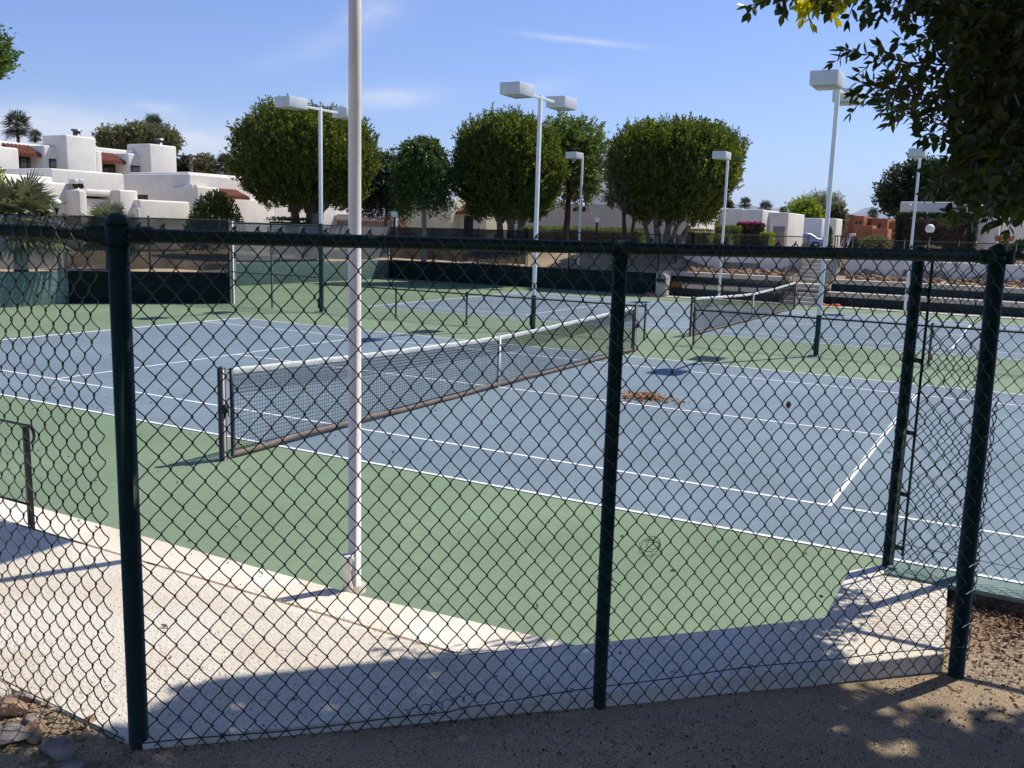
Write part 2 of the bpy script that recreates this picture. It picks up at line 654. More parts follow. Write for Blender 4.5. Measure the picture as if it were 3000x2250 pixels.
mb = MB()
big = [(-23, -6.8), (25, -6.8), (25, 32.4), (-23, 32.4)]
mb.add([(*q, 0) for q in big], [(0, 1, 2, 3)])
tag(mb.build('court_surround', MT['green']), kind='structure')
DY = 16.9157
for k in (0, 1):
    mb = MB()
    y0 = DY*k
    mb.add([(-11.887, y0, .004), (11.887, y0, .004), (11.887, y0+10.973, .004), (-11.887, y0+10.973, .004)], [(0, 1, 2, 3)])
    tag(mb.build('tennis_court', MT['blue']), kind='structure')
mb = MB()


def stripe(x0, x1, y0, y1):
    mb.add([(x0, y0, .008), (x1, y0, .008), (x1, y1, .008), (x0, y1, .008)], [(0, 1, 2, 3)])


for k in (0, 1):
    y0 = DY*k
    h = .027
    for yy in (0, 10.973):
        stripe(-11.94, 11.94, y0+yy-h, y0+yy+h)
    for yy in (1.372, 9.601):
        if yy < 2 and k == 0:
            stripe(-11.9, 6.43, y0+yy-h, y0+yy+h)
            stripe(6.53, 9.5, y0+yy-h, y0+yy+h)
            stripe(9.6, 11.9, y0+yy-h, y0+yy+h)
        else:
            stripe(-11.9, 11.9, y0+yy-h, y0+yy+h)
    for xx in (-11.887, 11.887):
        stripe(xx-.05, xx+.05, y0+h, y0+10.973-h)
    for xx in (-6.401, 6.401):
        stripe(xx-.03, xx+.03, y0+1.372+h, y0+9.601-h)
    stripe(-6.37, 6.37, y0+5.4865-h, y0+5.4865+h)
tag(mb.build('court_markings', MT['line']), kind='structure')

# raised concrete platform next to the court (its court side is the retaining face)
slab = [(-19, -5.28), (-19, -6.45), (5.49, -6.43), (6.69, -5.27), (7.825, -4.12), (7.775, -3.26), (7.46, -3.262), (7.46, -3.05), (7.29, -3.30), (7.30, -4.02), (6.425, -4.93), (6.06, -5.28)]
mb = MB()
mb.prism(slab, 0.0, K)
tag(mb.build('pavement', MT['slab'], bevel=.006), kind='structure')
# ramp between platform and court, falling to the left
RA = np.array([6.425, -4.93, K])
RB = onZ(780, 1287, .60)
RC = np.array([6.06, -5.278, K])
RN = np.array([0, 0, 1.])
RN /= RN[2]


def rampz(x, y):
    return RA[2]-((x-RA[0])*RN[0]+(y-RA[1])*RN[1])


def on_ramp(u, v):
    d = ray(u, v)
    return CAM+d*(.60-CAM[2])/d[2]


RD = np.array([RB[0]-.15, -5.278, .60])
mb = MB()
v = [RA, RC, RD, RB, (-19, -5.278, .60), (-19, RB[1], .60)]
v += [(q[0], q[1], -.02) for q in v]
mb.add(v, [(0, 3, 2, 1), (3, 5, 4, 2), (3, 0, 6, 9), (5, 3, 9, 11)])
tag(mb.build('ramp_path', MT['slab']), kind='structure')
mb = MB()
mb.prism([(7.462, -3.252), (24, -3.252), (24, -3.045), (7.462, -3.045)], 0, K-.012)
o = mb.build('retaining_kerb', mat('shaded_stained_kerb_face', (.060, .050, .038), .95, .3, 3, .4, 40))  # dark brown carries the face's shade as well as dirt
mb = MB()
mb.prism([(7.462, -3.262), (24, -3.262), (24, -3.035), (7.462, -3.035)], K-.012, K+.015)
mb.build('coping', MT['kerb'], o, bevel=.008)
tag(o, 'weathered green concrete kerb wall under the right-hand chain-link fence', 'kerb')


# ------------------------------------------------------------------ retaining walls of the courts
def wall(name, a, b, z1, th, m, label, cat='retaining wall', cap=False):
    a = np.array([*a, 0.])
    b = np.array([*b, 0.])
    L = np.linalg.norm(b-a)
    rz = math.atan2(b[1]-a[1], b[0]-a[0])
    mb = MB()
    mb.box((0, 0, -.05), (L, th, z1))
    o = mb.build(name, m, bevel=.008)
    o.location = a
    o.rotation_euler = (0, 0, rz)
    return tag(o, label, cat)


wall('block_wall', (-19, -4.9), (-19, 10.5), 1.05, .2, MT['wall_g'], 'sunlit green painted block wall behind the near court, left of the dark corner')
wall('block_wall', (-19, 10.5), (-15.7, 14.28), 1.05, .2, MT['wall_shade'], 'green diagonal wall darkened for its shade, cutting the corner of the near court')
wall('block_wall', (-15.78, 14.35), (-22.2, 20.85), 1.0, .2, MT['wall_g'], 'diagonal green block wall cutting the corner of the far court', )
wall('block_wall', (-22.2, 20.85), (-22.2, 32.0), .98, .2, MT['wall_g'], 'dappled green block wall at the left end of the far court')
wall('block_wall', (-22.2, 31.85), (-6.95, 31.85), 1.0, .2, MT['wall_shade_far'], 'long green wall darkened for its shade along the far side of the far court')


# ------------------------------------------------------------------ chain-link
def cl_mesh(A, B, z0, z1, wire=.0022, W=.0715, H=.0875, sides=5, d=.0085, fine=True, jit=.0015, knuckle=True):
    A = np.array([*A, 0.])
    B = np.array([*B, 0.])
    L = np.linalg.norm(B-A)
    t = (B-A)/L
    nrm = np.array([-t[1], t[0], 0])
    mb = MB()
    w2 = W/2
    nw = int(L/w2)
    nh = int(round((z1-z0)/(H/2)))
    if fine:
        ss = np.array([0, .05, .13, .3, .5, .7, .87, .95])
    else:
        ss = np.array([0.])
    for i in range(nw):
        ph = i % 2
        S_, X, Y, Zs = [], [], [], []
        k = np.arange(nh)
        for kk in range(nh):
            up = ((kk+ph) % 2 == 0)
            x = (ss-.5)*(w2+wire*2.4)
            if not up:
                x = -x
            if fine:
                bow = np.sin(np.clip(ss, 0, 1)*math.pi)**.8
                y = d*bow*(1 if up else -1)
            else:
                y = ss*0
            X.append(x)
            Y.append(y)
            Zs.append(z0+(kk+ss)*H/2)
        up = ((nh+ph) % 2 == 0)
        X.append(np.array([(-.5 if up else .5)*(w2+wire*2.4)]))
        Y.append(np.array([0.]))
        Zs.append(np.array([z0+nh*H/2]))
        x = np.concatenate(X)
        y = np.concatenate(Y)
        z = np.concatenate(Zs)
        if jit:
            ji = rng.normal(0, jit, nh//2+2)
            x = x+np.interp(z, np.linspace(z0, z1, len(ji)), ji)*.6
        xc = (i+.5)*w2
        p = A+(x+xc)[:, None]*t+y[:, None]*nrm
        p[:, 2] = z
        mb.tube(p, wire, sides, ref=nrm, caps=False)
        if knuckle and fine and (nh+ph) % 2 == 1:  # twisted knuckle where two wires meet at the top
            q = A+(xc+w2/2)*t
            pk = np.array([q+nrm*.004+[0, 0, z0+nh*H/2-.012], q+nrm*.006+t*.006+[0, 0, z0+nh*H/2+.006], q-nrm*.004-t*.005+[0, 0, z0+nh*H/2-.004]])
            mb.tube(pk, wire*1.1, sides, ref=t, caps=False)
    return mb


P1, P2, P3 = np.array([5.47, -6.41]), np.array([6.69, -5.26]), np.array([7.88, -4.13])
ZR = 2.695     # rail height
GATE = np.array([7.462, -3.10])


def post_mb(x, y, r, z0, z1, k=16):
    mb = MB()
    mb.tube([(x, y, z0), (x, y, z1)], r, k)
    return mb


def cap_mb(x, y, r, z):
    mb = MB()
    mb.sphere((x, y, z), (r*1.12, r*1.12, r*.95), 18, 7, -.02, .999)
    mb.tube([(x, y, z-.045), (x, y, z-.002)], r*1.06, 18)
    mb.tube([(x, y, z-.006), (x, y, z+.004)], r*1.2, 18)
    return mb


def band_mb(x, y, r, z, dirv, h=.022):
    mb = MB()
    mb.tube([(x, y, z-h/2), (x, y, z+h/2)], r*1.09, 16)
    dv = np.array([*dirv, 0.])
    c = np.array([x, y, z])+dv*(r+.018)
    pn = np.array([-dv[1], dv[0], 0])
    mb.obox(c, dv*.024, pn*.006, (0, 0, h*.5))
    mb.tube([c+dv*.012-pn*.02, c+dv*.012+pn*.022], .0065, 8)
    return mb


def fence_thing(name, label, A, B, posts, caps, rail_r, z0mesh, z1mesh, group=None, fine=True, wire=.0022, side=0., rail=True, tw=True, W=.0715, H=.0875, sides=5):
    A = np.asarray(A, float)
    B = np.asarray(B, float)
    t = (B-A)/np.linalg.norm(B-A)
    n = np.array([-t[1], t[0]])
    f = thing(name, (A[0], A[1], gz(*A) if A[1] < -2 else 0), label, 'fence', group)
    for (x, y, r, za, zb, cap) in posts:
        po = post_mb(x, y, r, za, zb)
        lean = -.034 if (x, y) == tuple(P3) else 0.
        for q in po.v:
            q[:, :2] += t*lean*((q[:, 2:3]-.9)/1.8)
        po = po.build('post', MT['gpaint'], f, True)
        if cap:
            cap_mb(x+t[0]*lean, y+t[1]*lean, r, zb).build('post_cap', MT['gpaint'], po, True)
    if rail:
        mb = MB()
        mb.tube([(*A, ZR if rail is True else rail), (*((A+B)/2), (ZR if rail is True else rail)-.002), (*B, ZR if rail is True else rail)], rail_r, 14)
        mb.build('top_rail', MT['gpaint'], f, True)
    off = n*side
    cl_mesh(A+off+t*.03, B+off-t*.01, z0mesh, z1mesh, wire, W, H, sides, fine=fine).build('chain_link_mesh', MT['gvinyl'], f, True)
    return f, t, n


# near fence along the platform edge: diagonal run P1-P2-P3
f1, t1, n1 = fence_thing('chain_link_fence', 'tall dark green chain-link fence running diagonally across the foreground with domed post', P1, P3,
                         [(*P1, .0325, .8, 2.735, True), (*P2, .0265, .8, 2.655, False), (*P3, .0335, .8, 2.715, True)], None, .0230, .935, 2.728, side=-.034)
# bands, cups and ties of the diagonal run
for z in (1.35, 1.75, 2.15):
    pass
for P, sg in ((P1, 1), (P3, -1)):
    mb = MB()
    d3 = np.array([*(t1*sg), 0])
    c = np.array([*P, ZR])+d3*.055
    mb.tube([c-d3*.02, c+d3*.05], .030, 14)
    mb.tube([np.array([*P, ZR-.028]), np.array([*P, ZR+.028])], .037, 16)
    mb.tube([c-d3*.01+np.array([*(n1*-.034), 0]), c-d3*.01+np.array([*(n1*-.045), 0])], .011, 8)
    mb.build('rail_cup', MT['gpaint'], f1, True)
mb = MB()
mb.tube([np.array([*(P2-t1*.04), ZR]), np.array([*(P2+t1*.04), ZR])], .0285, 14)
mb.tube([np.array([*P2, 2.64]), np.array([*P2, 2.668])], .0295, 14)
mb.build('rail_cup', MT['gpaint'], f1, True)
mb = MB()   # tension wire, a little slack and kinked
tw = []
for s_ in np.linspace(0.02, 3.31, 60):
    q = P1+t1*s_-n1*.041
    tw.append((*q, .985-.012*math.sin(s_*2.1)+.024*s_/1.1*(.5 if s_ < 1.1 else 1)-(.0 if s_ < 1.1 else 0)+.003*math.sin(s_*9)))
tw = np.array(tw)
mb.tube(tw, .0022, 6)
for s_ in (.28, 1.02, 1.55, 2.3, 2.9):   # hog rings
    q = P1+t1*s_-n1*.041
    z = np.interp(s_, np.linspace(.02, 3.31, 60), tw[:, 2])
    a = np.linspace(0, 5.5, 12)
    mb.tube([np.array([*q, z])+np.array([*(t1*.009*math.cos(b_)), .009*math.sin(b_)])+np.array([*(n1*.002*b_/5), 0]) for b_ in a], .0018, 5)
mb.build('tension_wire', MT['gvinyl'], f1, True)
# wire ties round the middle post and the rail, with loose ends
for z, ex in ((2.33, .03), (1.95, .02), (1.45, .045), (1.2, .02)):
    mb = MB()
    a = np.linspace(-.5, 2*math.pi-.9, 18)
    mb.tube([np.array([*P2, z])+np.array([*(t1*.031*math.cos(b_)-n1*.031*math.sin(b_)), .004*math.sin(b_*2)]) for b_ in a]+[np.array([*(P2+t1*ex-n1*.05), z-.012])], .0018, 5)
    mb.build('wire_tie', MT['gvinyl'], f1, True)
for s_ in (.45, .82, 1.28, 1.62, 2.05, 2.52, 2.95):
    mb = MB()
    a = np.linspace(0, 2*math.pi*1.1, 18)
    q = P1+t1*s_
    mb.tube([np.array([*(q-n1*.006), ZR])+np.array([*(n1*.030*math.cos(b_)), .028*math.sin(b_)])+np.array([*(t1*.004*b_), 0]) for b_ in a]+[np.array([*(q-n1*.05+t1*.02), ZR-.05])], .0018, 5)
    mb.build('wire_tie', MT['gvinyl'], f1, True)
for z in (1.15, 1.3, 1.42, 1.98):   # stray clipped wire ends at the right terminal post
    mb = MB()
    q = P3-n1*.036
    mb.tube([np.array([*(q-t1*.030), z-.018]), np.array([*(q-n1*.008-t1*.005), z+.002]), np.array([*(q-n1*.006+t1*.010), z+.002])], .0018, 5)
    mb.build('wire_end', MT['galv'], f1, True)
mb = MB()    # bulging stacked loops where the fabric was folded round the right terminal post
for s_, zz in ((.046, 0), (.058, .02)):
    z = np.linspace(.95, 2.1, 160)
    ph = z*2*math.pi/.0437
    q = P3+t1*(s_-.012)
    mb.tube(np.stack([q[0]+t1[0]*.010*np.sin(ph)-n1[0]*.012*np.cos(ph+1)+0*z, q[1]+t1[1]*.010*np.sin(ph)-n1[1]*.012*np.cos(ph+1), z+zz+.008*np.sin(ph*.5)], -1), .0024, 5)
mb.build('folded_mesh_edge', MT['gvinyl'], f1, True)

# left run from P1 along the platform towards the left edge of the photo
A0 = np.array([2.5, -6.41])
f2, t2, n2 = fence_thing('chain_link_fence', 'dark green chain-link fence run leaving the domed corner post towards the left edge', A0, P1-np.array([.035, 0]),
                         [(2.5, -6.41, .0265, .8, 2.655, False)], None, .0220, .955, 2.728, side=-.03, W=.0765)
mb = MB()
mb.tube([(2.5, -6.447, 1.0), (4.4, -6.447, 1.03), (5.0, -6.447, 1.005), (5.44, -6.447, .985)], .0022, 6)
a = np.linspace(0, 40, 160)
mb.tube([(5.1+.004*b_, -6.447+.006*math.cos(b_), 1.0-.001*b_+.006*math.sin(b_)) for b_ in a[:90]], .0016, 5)
mb.build('tension_wire', MT['gvinyl'], f2, True)
mb = MB()
mb.tube([(5.33, -6.41, ZR), (5.435, -6.41, ZR)], .030, 14)
mb.tube([(5.40, -6.41, ZR-.028), (5.44, -6.41, ZR+.03)], .016, 10)
mb.build('rail_cup', MT['gpaint'], f2, True)

# fence on the green kerb at the right, beginning at the post by the platform
B1 = np.array([11.2, -3.10])
f3, t3, n3 = fence_thing('chain_link_fence', 'green chain-link fence standing on the kerb behind the right-hand post with bolted tension bar', GATE+np.array([.045, 0]), B1,
                         [(*GATE, .0300, K, 2.70, True), (7.83, -3.10, .030, K, 2.70, True), (*B1, .0265, K, 2.66, False)], None, .021, 1.02, 2.70, side=-.026, wire=.0021)
mb = MB()
mb.tube([(GATE[0]+.072, GATE[1]-.022, 1.06), (GATE[0]+.070, GATE[1]-.022, 2.66)], .0072, 8)
mb.build('tension_bar', MT['gpaint'], f3, True)
for z in (2.50, 2.13, 1.74, 1.40, 1.10):
    band_mb(GATE[0], GATE[1], .030, z, (.96, -.28)).build('tension_band', MT['gpaint'], f3, True)
mb = MB()
mb.tube([(GATE[0]+.05, -3.132, 1.13), (8.2, -3.132, 1.10), (11.2, -3.132, 1.12)], .002, 6)
mb.build('tension_wire', MT['gvinyl'], f3, True)

# ------------------------------------------------------------------ tall fences with windscreen on the block walls
mrail = 2.72


def screen_fence(A, B, z0, z1, label, nposts, screen=True, pg=MT['gpaint'], sm_='screen'):
    A = np.asarray(A, float)
    B = np.asarray(B, float)
    L = np.linalg.norm(B-A)
    t = (B-A)/L
    n = np.array([-t[1], t[0]])
    f = thing('windscreen_fence' if screen else 'chain_link_fence', (*A, z0), label, 'fence')
    for i in range(nposts):
        q = A+t*L*i/(nposts-1)
        mb = post_mb(*q, .033, z0-.35, z1+.03, 10)
        mb.sphere((*q, z1+.03), .036, 10, 5, -.02, .99)
        mb.build('post', pg, f, True)
    mb = MB()
    mb.tube([(*A, z1-.02), (*B, z1-.02)], .021, 8)
    mb.build('top_rail', pg, f, True)
    if screen:
        mb = MB()
        nn = int(L/.35)+2
        g = []
        for i in range(nn):
            for j in range(7):
                q = A+t*(L*i/(nn-1))-n*(.045+.012*math.sin(i*1.7+j*.5)*(1 if j not in (0, 6) else .3))
                g.append((*q, z0+.09+(z1-.03-z0-.09)*j/6+(.02*math.sin(i*.9) if j == 0 else 0)))
        fa = [(i*7+j, i*7+7+j, i*7+8+j, i*7+j+1) for i in range(nn-1) for j in range(6)]
        mb.add(g, fa)
        mb.build('windscreen', MT[sm_], f, True)
    else:
        cl_mesh(A, B, z0+.04, z1+.02, .003, .0715, .0875, 3, fine=False, jit=0).build('chain_link_mesh', MT['gvinyl'], f)
    return f


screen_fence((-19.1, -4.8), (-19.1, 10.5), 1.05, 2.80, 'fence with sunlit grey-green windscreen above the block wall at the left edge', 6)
screen_fence((-19.1, 10.55), (-15.78, 14.32), 1.05, 2.82, 'fence with windscreen darkened for shade above the shaded diagonal wall, left of the galvanised post', 3, sm_='screen_shade')
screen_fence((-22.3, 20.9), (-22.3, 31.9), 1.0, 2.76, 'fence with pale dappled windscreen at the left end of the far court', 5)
screen_fence((-22.2, 31.95), (-13.9, 31.95), 1.0, 2.76, 'fence with windscreen darkened for shade behind the far court below the weeping trees', 4, sm_='screen_shade_far')
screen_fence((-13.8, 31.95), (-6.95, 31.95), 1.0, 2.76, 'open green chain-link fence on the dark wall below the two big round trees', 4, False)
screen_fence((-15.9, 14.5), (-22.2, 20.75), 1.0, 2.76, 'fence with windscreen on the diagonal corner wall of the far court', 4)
o = post_mb(-15.66, 14.36, .05, 0, 2.78, 12).build('galvanised_post', MT['galv'], None, True)
tag(o, 'pale galvanised steel post at the right end of the dark windscreen corner', 'post')

# ------------------------------------------------------------------ divider fence between the courts
YD = 14.12
fd = thing('divider_fence', (-15.6, YD, 0), 'tall green chain-link fence section between the courts, from galvanised post to floodlight pole', 'fence')
for x in (-15.55, -13.65):
    post_mb(x, YD, .033, 0, 2.76, 10).build('post', MT['gpaint'], fd, True)
mb = MB()
mb.tube([(-15.55, YD, 2.72), (-11.5, YD, 2.72)], .021, 8)
mb.build('top_rail', MT['gpaint'], fd, True)
mb = MB()
mb.tube([(-15.55, YD, 1.1), (-11.5, YD, 1.1)], .017, 8)
mb.build('middle_rail', MT['gpaint'], fd, True)
cl_mesh((-15.55, YD), (-11.5, YD), .03, 2.75, .003, .0715, .0875, 3, fine=False, jit=0).build('chain_link_mesh', MT['gvinyl'], fd)


def low_fence(xa, xb, posts, label):
    f = thing('divider_fence', (xa, YD, 0), label, 'fence')
    for x in posts:
        mb = post_mb(x, YD, .030, 0, .95, 10)
        mb.sphere((x, YD, .95), .033, 10, 4, -.02, .99)
        mb.build('post', MT['gpaint'], f, True)
    mb = MB()
    mb.tube([(xa, YD, .90), (xb, YD, .90)], .022, 8)
    mb.build('top_rail', MT['gpaint'], f, True)
    cl_mesh((xa+.02, YD-.03), (xb, YD-.03), .03, .93, .003, .0715, .0875, 3, fine=False, jit=.002).build('chain_link_mesh', MT['gvinyl'], f)
    return f


low_fence(-11.5, -.62, (-8.62, -6.1, -.62), 'low green chain-link divider fence behind the near net, left of the gap')
low_fence(.71, 13.2, (.71, 6.2, 8.8, 13.2), 'low green chain-link divider fence right of the gap, crossing in front of the far net')


# ------------------------------------------------------------------ nets
def make_net(y0, label):
    f = thing('tennis_net', (0, y0+5.4865, 0), label, 'tennis net')
    ya, yb = y0-.89, y0+11.86

    def top(y):
        s_ = abs(y-(y0+5.4865))/6.37
        return .914+.16*s_**1.35
    for y in (ya, yb):
        mb = MB()
        mb.tube([(0, y, 0), (0, y, 1.08)], .047, 14)
        mb.sphere((0, y, 1.08), (.047, .047, .03), 14, 5, -.02, .99)
        p_ = mb.build('net_post', MT['netpost'], f, True)
        mb = MB()
        sgn = -1 if y == ya else 1
        mb.tube([(.06, y, .62), (.10, y, .62), (.10, y, .54), (.12, y, .54)], .008, 6)
        mb.obox((.055, y, .62), (.018, 0, 0), (0, .035, 0), (0, 0, .05))
        mb.build('crank', MT['blackm'], p_)
    na, nb = ya+.15, yb-.13
    ys = np.linspace(na, nb, 120)
    mb = MB()   # top canvas band, folded over
    v, fa = [], []
    for y in ys:
        z = top(y)+.004*math.sin(y*9)+.002*math.sin(y*31)
        for (dx, dz) in ((.010, -.068), (.015, -.03), (.012, -.004), (0, .003), (-.012, -.004), (-.015, -.03), (-.010, -.068)):
            v.append((dx+.002*math.sin(y*23+dz*60), y, z+dz))
    for i in range(len(ys)-1):
        for j in range(6):
            fa.append((i*7+j, i*7+7+j, i*7+8+j, i*7+j+1))
    mb.add(v, fa)
    mb.build('net_band', MT['tape'], f, True)
    mb = MB()
    r = .0027
    for y in np.arange(na, nb, .045):
        y = y+rng.normal(0, .0015)
        mb.tube([(0, y, top(y)-.06), (.004*math.sin(y*3), y+rng.normal(0, .003), .5), (0, y, .085)], r, 4, caps=False)
    zt = np.arange(0, .86, .045)
    yy = np.linspace(na, nb, 40)
    for q in zt:
        mb.tube([(0, y, .085+(top(y)-.145)*q/.84+.004*math.sin(y*5+q*20)) for y in yy], r, 4, caps=False)
    # doubled top third
    for y in np.arange(na+.01, nb, .045):
        mb.tube([(.008, y, top(y)-.06), (.008, y+.003, top(y)-.30)], r, 4, caps=False)
    for q in np.arange(0, .24, .045):
        mb.tube([(.008, y, top(y)-.075-q) for y in yy], r, 4, caps=False)
    mb.tube([(.008, y, top(y)-.30) for y in yy], .003, 4, caps=False)
    mb.build('netting', MT['net'], f)
    mb = MB()   # vinyl band along the bottom
    v, fa = [], []
    for y in ys:
        z = .045+.012*math.sin(y*1.3)+.006*math.sin(y*4.1)
        for (dx, dz) in ((-.012, .045), (.006, .042), (.026, .008), (.029, -.018), (.014, -.03), (-.012, -.028)):
            v.append((dx, y, max(.012, z+dz)))
    for i in range(len(ys)-1):
        for j in range(5):
            fa.append((i*6+j, i*6+6+j, i*6+7+j, i*6+j+1))
    mb.add(v, fa)
    mb.build('bottom_band', MT['brown'], f, True)
    for y in (na, nb):
        mb = MB()
        mb.tube([(0, y, .02), (.003, y, .5), (0, y, top(y)+.005)], .024, 8)
        mb.build('side_sleeve', MT['netpost'], f, True)
    mb = MB()
    c = y0+5.4865
    mb.box((.014, c-.026, .0), (.02, c+.026, .915))
    mb.box((-.02, c-.026, .0), (-.014, c+.026, .915))
    mb.box((-.02, c-.026, .915), (.02, c+.026, .921))
    mb.build('centre_strap', MT['line'], f)
    for y, yb_ in ((na, ya), (nb, yb)):
        mb = MB()
        mb.tube([(0, y, top(y)-.01), (0, yb_, 1.075)], .004, 6)
        mb.build('net_cable', MT['galv'], f)
    return f


make_net(0, 'tennis net of the near court with white band and brown bottom edge')
make_net(DY, 'tennis net of the far court beyond the low divider fence')


# ------------------------------------------------------------------ floodlight poles
def make_pole(loc, H, double, label, sleeve):
    f = thing('floodlight_pole', loc, label, 'floodlight', 'floodlight poles round the courts')
    a = .047
    mb = MB()
    mb.box((-a, -a, 0 if not sleeve else sleeve), (a, a, H))
    pm = mb.build('pole', MT['pole'], None, bevel=.012)
    pm.parent = f
    if sleeve:
        mb = MB()
        b = a+.006
        mb.box((-b, -b, 0), (b, b, sleeve))
        s_ = mb.build('pole_sleeve', MT['gsleeve'], None, bevel=.012)
        s_.parent = f
        mb = MB()
        mb.box((-.05, -b-.075, .14), (.05, -b, .46))
        q = mb.build('junction_box', MT['gsleeve'], None, bevel=.01)
        q.parent = f
    mb = MB()
    mb.box((-.16, -.16, 0), (.16, .16, .02))
    q = mb.build('base_plate', MT['galv'])
    q.parent = f
    mb = MB()
    if double:
        mb.box((-.035, -.95, H-.11), (.035, .95, H-.04))
    else:
        mb.box((-.03, -.55, H-.10), (.03, -.062, H-.04))
    q = mb.build('cross_arm', MT['pole'], None, bevel=.008)
    q.parent = f
    ends = (-1.28, 1.28) if double else (-.92,)
    for e in ends:
        mb = MB()
        mb.box((-.29, e-.40, H-.20), (.29, e+.40, H+.10))
        q = mb.build('lamp_head', MT['head'], None, bevel=.015)
        q.parent = f
        mb = MB()
        mb.box((-.23, e-.33, H-.215), (.23, e+.33, H-.204))
        g = mb.build('lens', MT['lens'])
        g.parent = q
    return f


PX = {'a': (-11.55, YD), 'b': (-3.98, YD+.1), 'c': (3.72, YD-.05)}
p1 = make_pole((-11.55, YD, 0), 6.31, True, 'tall double-headed floodlight standing before the large tree behind the white near pole', 2.78)
p2 = make_pole((-3.98, YD+.12, 0), 6.35, True, 'tall double-headed floodlight between the weeping tree and the pair of round trees', .98)
p3 = make_pole((3.74, YD-.02, 0), 6.18, True, 'tall double-headed floodlight reaching into the overhanging branches at the right', .98)
q = onZ(1553, 640, 0)
yb = 31.35
pe = onY(1553, 638, yb)
make_pole((pe[0], yb, 0), 6.15, False, 'single-headed floodlight in front of the round tree with the white trunks', 0)
make_pole((pe[0]+7.6, yb+.05, 0), 6.15, False, 'single-headed floodlight against the dark tree at the far right', 0)
pd = onY(1228, 520, 33.0)
make_pole((pe[0]-7.75, 33.2, .95), 5.45, False, 'single-headed floodlight in front of the hedge between the two round trees', 0)

# near white pole on the platform with its outlet pedestal
pn = on_ramp(766, 1266)
f = thing('floodlight_pole', pn, 'tall round cream pole standing on the concrete ramp in the foreground', 'floodlight')
HZ = 5.45
mb = MB()
mb.tube([pn, (pn[0], pn[1], 3.4), (pn[0], pn[1], HZ+.05)], [.038, .0355, .0335], 24)
mb.build('pole', MT['npole'], f, True)
mb = MB()
mb.tube([(pn[0], pn[1], HZ), (pn[0], pn[1]+1.0, HZ)], .03, 10)
mb.build('cross_arm', MT['npole'], f, True)
mb = MB()
mb.box((pn[0]-.29, pn[1]+.97, HZ-.12), (pn[0]+.29, pn[1]+1.82, HZ+.18))
mb.build('lamp_head', MT['head'], f, bevel=.015)
mb = MB()
mb.tube([pn-[0, 0, .03], pn+[0, 0, .012]], .068, 20)
mb.build('base_ring', MT['conc'], f, True)
pb = on_ramp(751, 1274)
Z0 = pb[2]
f = thing('outlet_pedestal', pb, 'small white electrical outlet box on a flared foot beside the cream pole', 'outlet box')
ax = RT.copy()
ax[2] = 0
ax /= np.linalg.norm(ax)
ay = np.array([-ax[1], ax[0], 0])
P0 = np.array([*pb[:2], 0.])
mb = MB()
prev = None
g = []
for z, w_, d_ in ((0, .034, .014), (.02, .031, .013), (.06, .021, .012), (.13, .017, .012)):
    g += [P0+ax*w_*a_+ay*d_*b_+[0, 0, Z0-.01+z] for a_, b_ in ((-1, -1), (1, -1), (1, 1), (-1, 1))]
fa = [(k*4+i_, k*4+(i_+1) % 4, k*4+4+(i_+1) % 4, k*4+4+i_) for k in range(3) for i_ in range(4)]
mb.add(g, fa)
mb.build('foot', MT['npole'], f)
mb = MB()
mb.obox(P0+[0, 0, Z0+.165], ax*.026, ay*.024, (0, 0, .042))
mb.build('outlet_box', MT['white'], f, bevel=.004)
mb = MB()
mb.obox(P0+[0, 0, Z0+.212], ax*.033, ay*.031, (0, 0, .005))
mb.obox(P0+ax*.03+[0, 0, Z0+.19], ax*.008, ay*.012, (0, 0, .010))
mb.build('cover', MT['white'], f, bevel=.003)

# handrail beside the concrete ramp, left edge
hb = np.array([3.12, -5.272, K])
f = thing('handrail', hb, 'dark steel handrail with curled end at the head of the ramp, left edge', 'handrail')
hr = 0.
zt = 1.585
mb = MB()
mb.box((hb[0]-.014, hb[1]-.0, .2), (hb[0]+.014, hb[1]+.028, zt))
mb.build('rail_post', MT['netpost'], f, bevel=.003)
mb = MB()
mb.box((1.4-.02, hb[1], 0), (1.4+.02, hb[1]+.04, zt-.02))
mb.build('rail_post', MT['netpost'], f, bevel=.003)
mb = MB()
a = np.linspace(math.pi/2, -math.pi*.75, 16)
mb.tube([(-1.0, hb[1], zt-.05), (1.4, hb[1], zt+.0), (hb[0]-.02, hb[1], zt)]+[(hb[0]+.045+.05*math.cos(q_), hb[1], zt-.05+.05*math.sin(q_)) for q_ in a], .008, 8)
mb.build('top_rail', MT['netpost'], f, True)
mb = MB()
mb.tube([(-1.0, hb[1], K+.13), (hb[0], hb[1], K+.14)], .007, 8)
mb.build('lower_rail', MT['netpost'], f, True)

# ------------------------------------------------------------------ terraces, stairs and white walls on the far side
XS0, XS1 = -1.05, .50     # staircase sides
mb = MB()
mb.box((-6.9, 30.75, -.02), (24, 31.82, .03))
tag(mb.build('apron_path', MT['conc'], bevel=.008), kind='structure')


def terrace(x0, x1, label):
    f = thing('seating_terrace', (x0, 31.8, 0), label, 'terrace')
    mb = MB()
    mb.box((x0, 31.83, 0), (x1, 32.0, .39))
    mb.box((x0, 32.72, 0), (x1, 32.95, .89))
    mb.build('riser', MT['riser'], f)
    for (ya, yb_, z, name) in ((31.80, 32.73, .39, 'seat_slab'), (32.70, 33.36, .89, 'seat_slab')):
        mb = MB()
        mb.box((x0+(.9 if z < .5 and x0 < -5 else 0), ya, z), (x1, yb_, z+.19))
        mb.build(name, MT['conc'], f, bevel=.012)
    return f


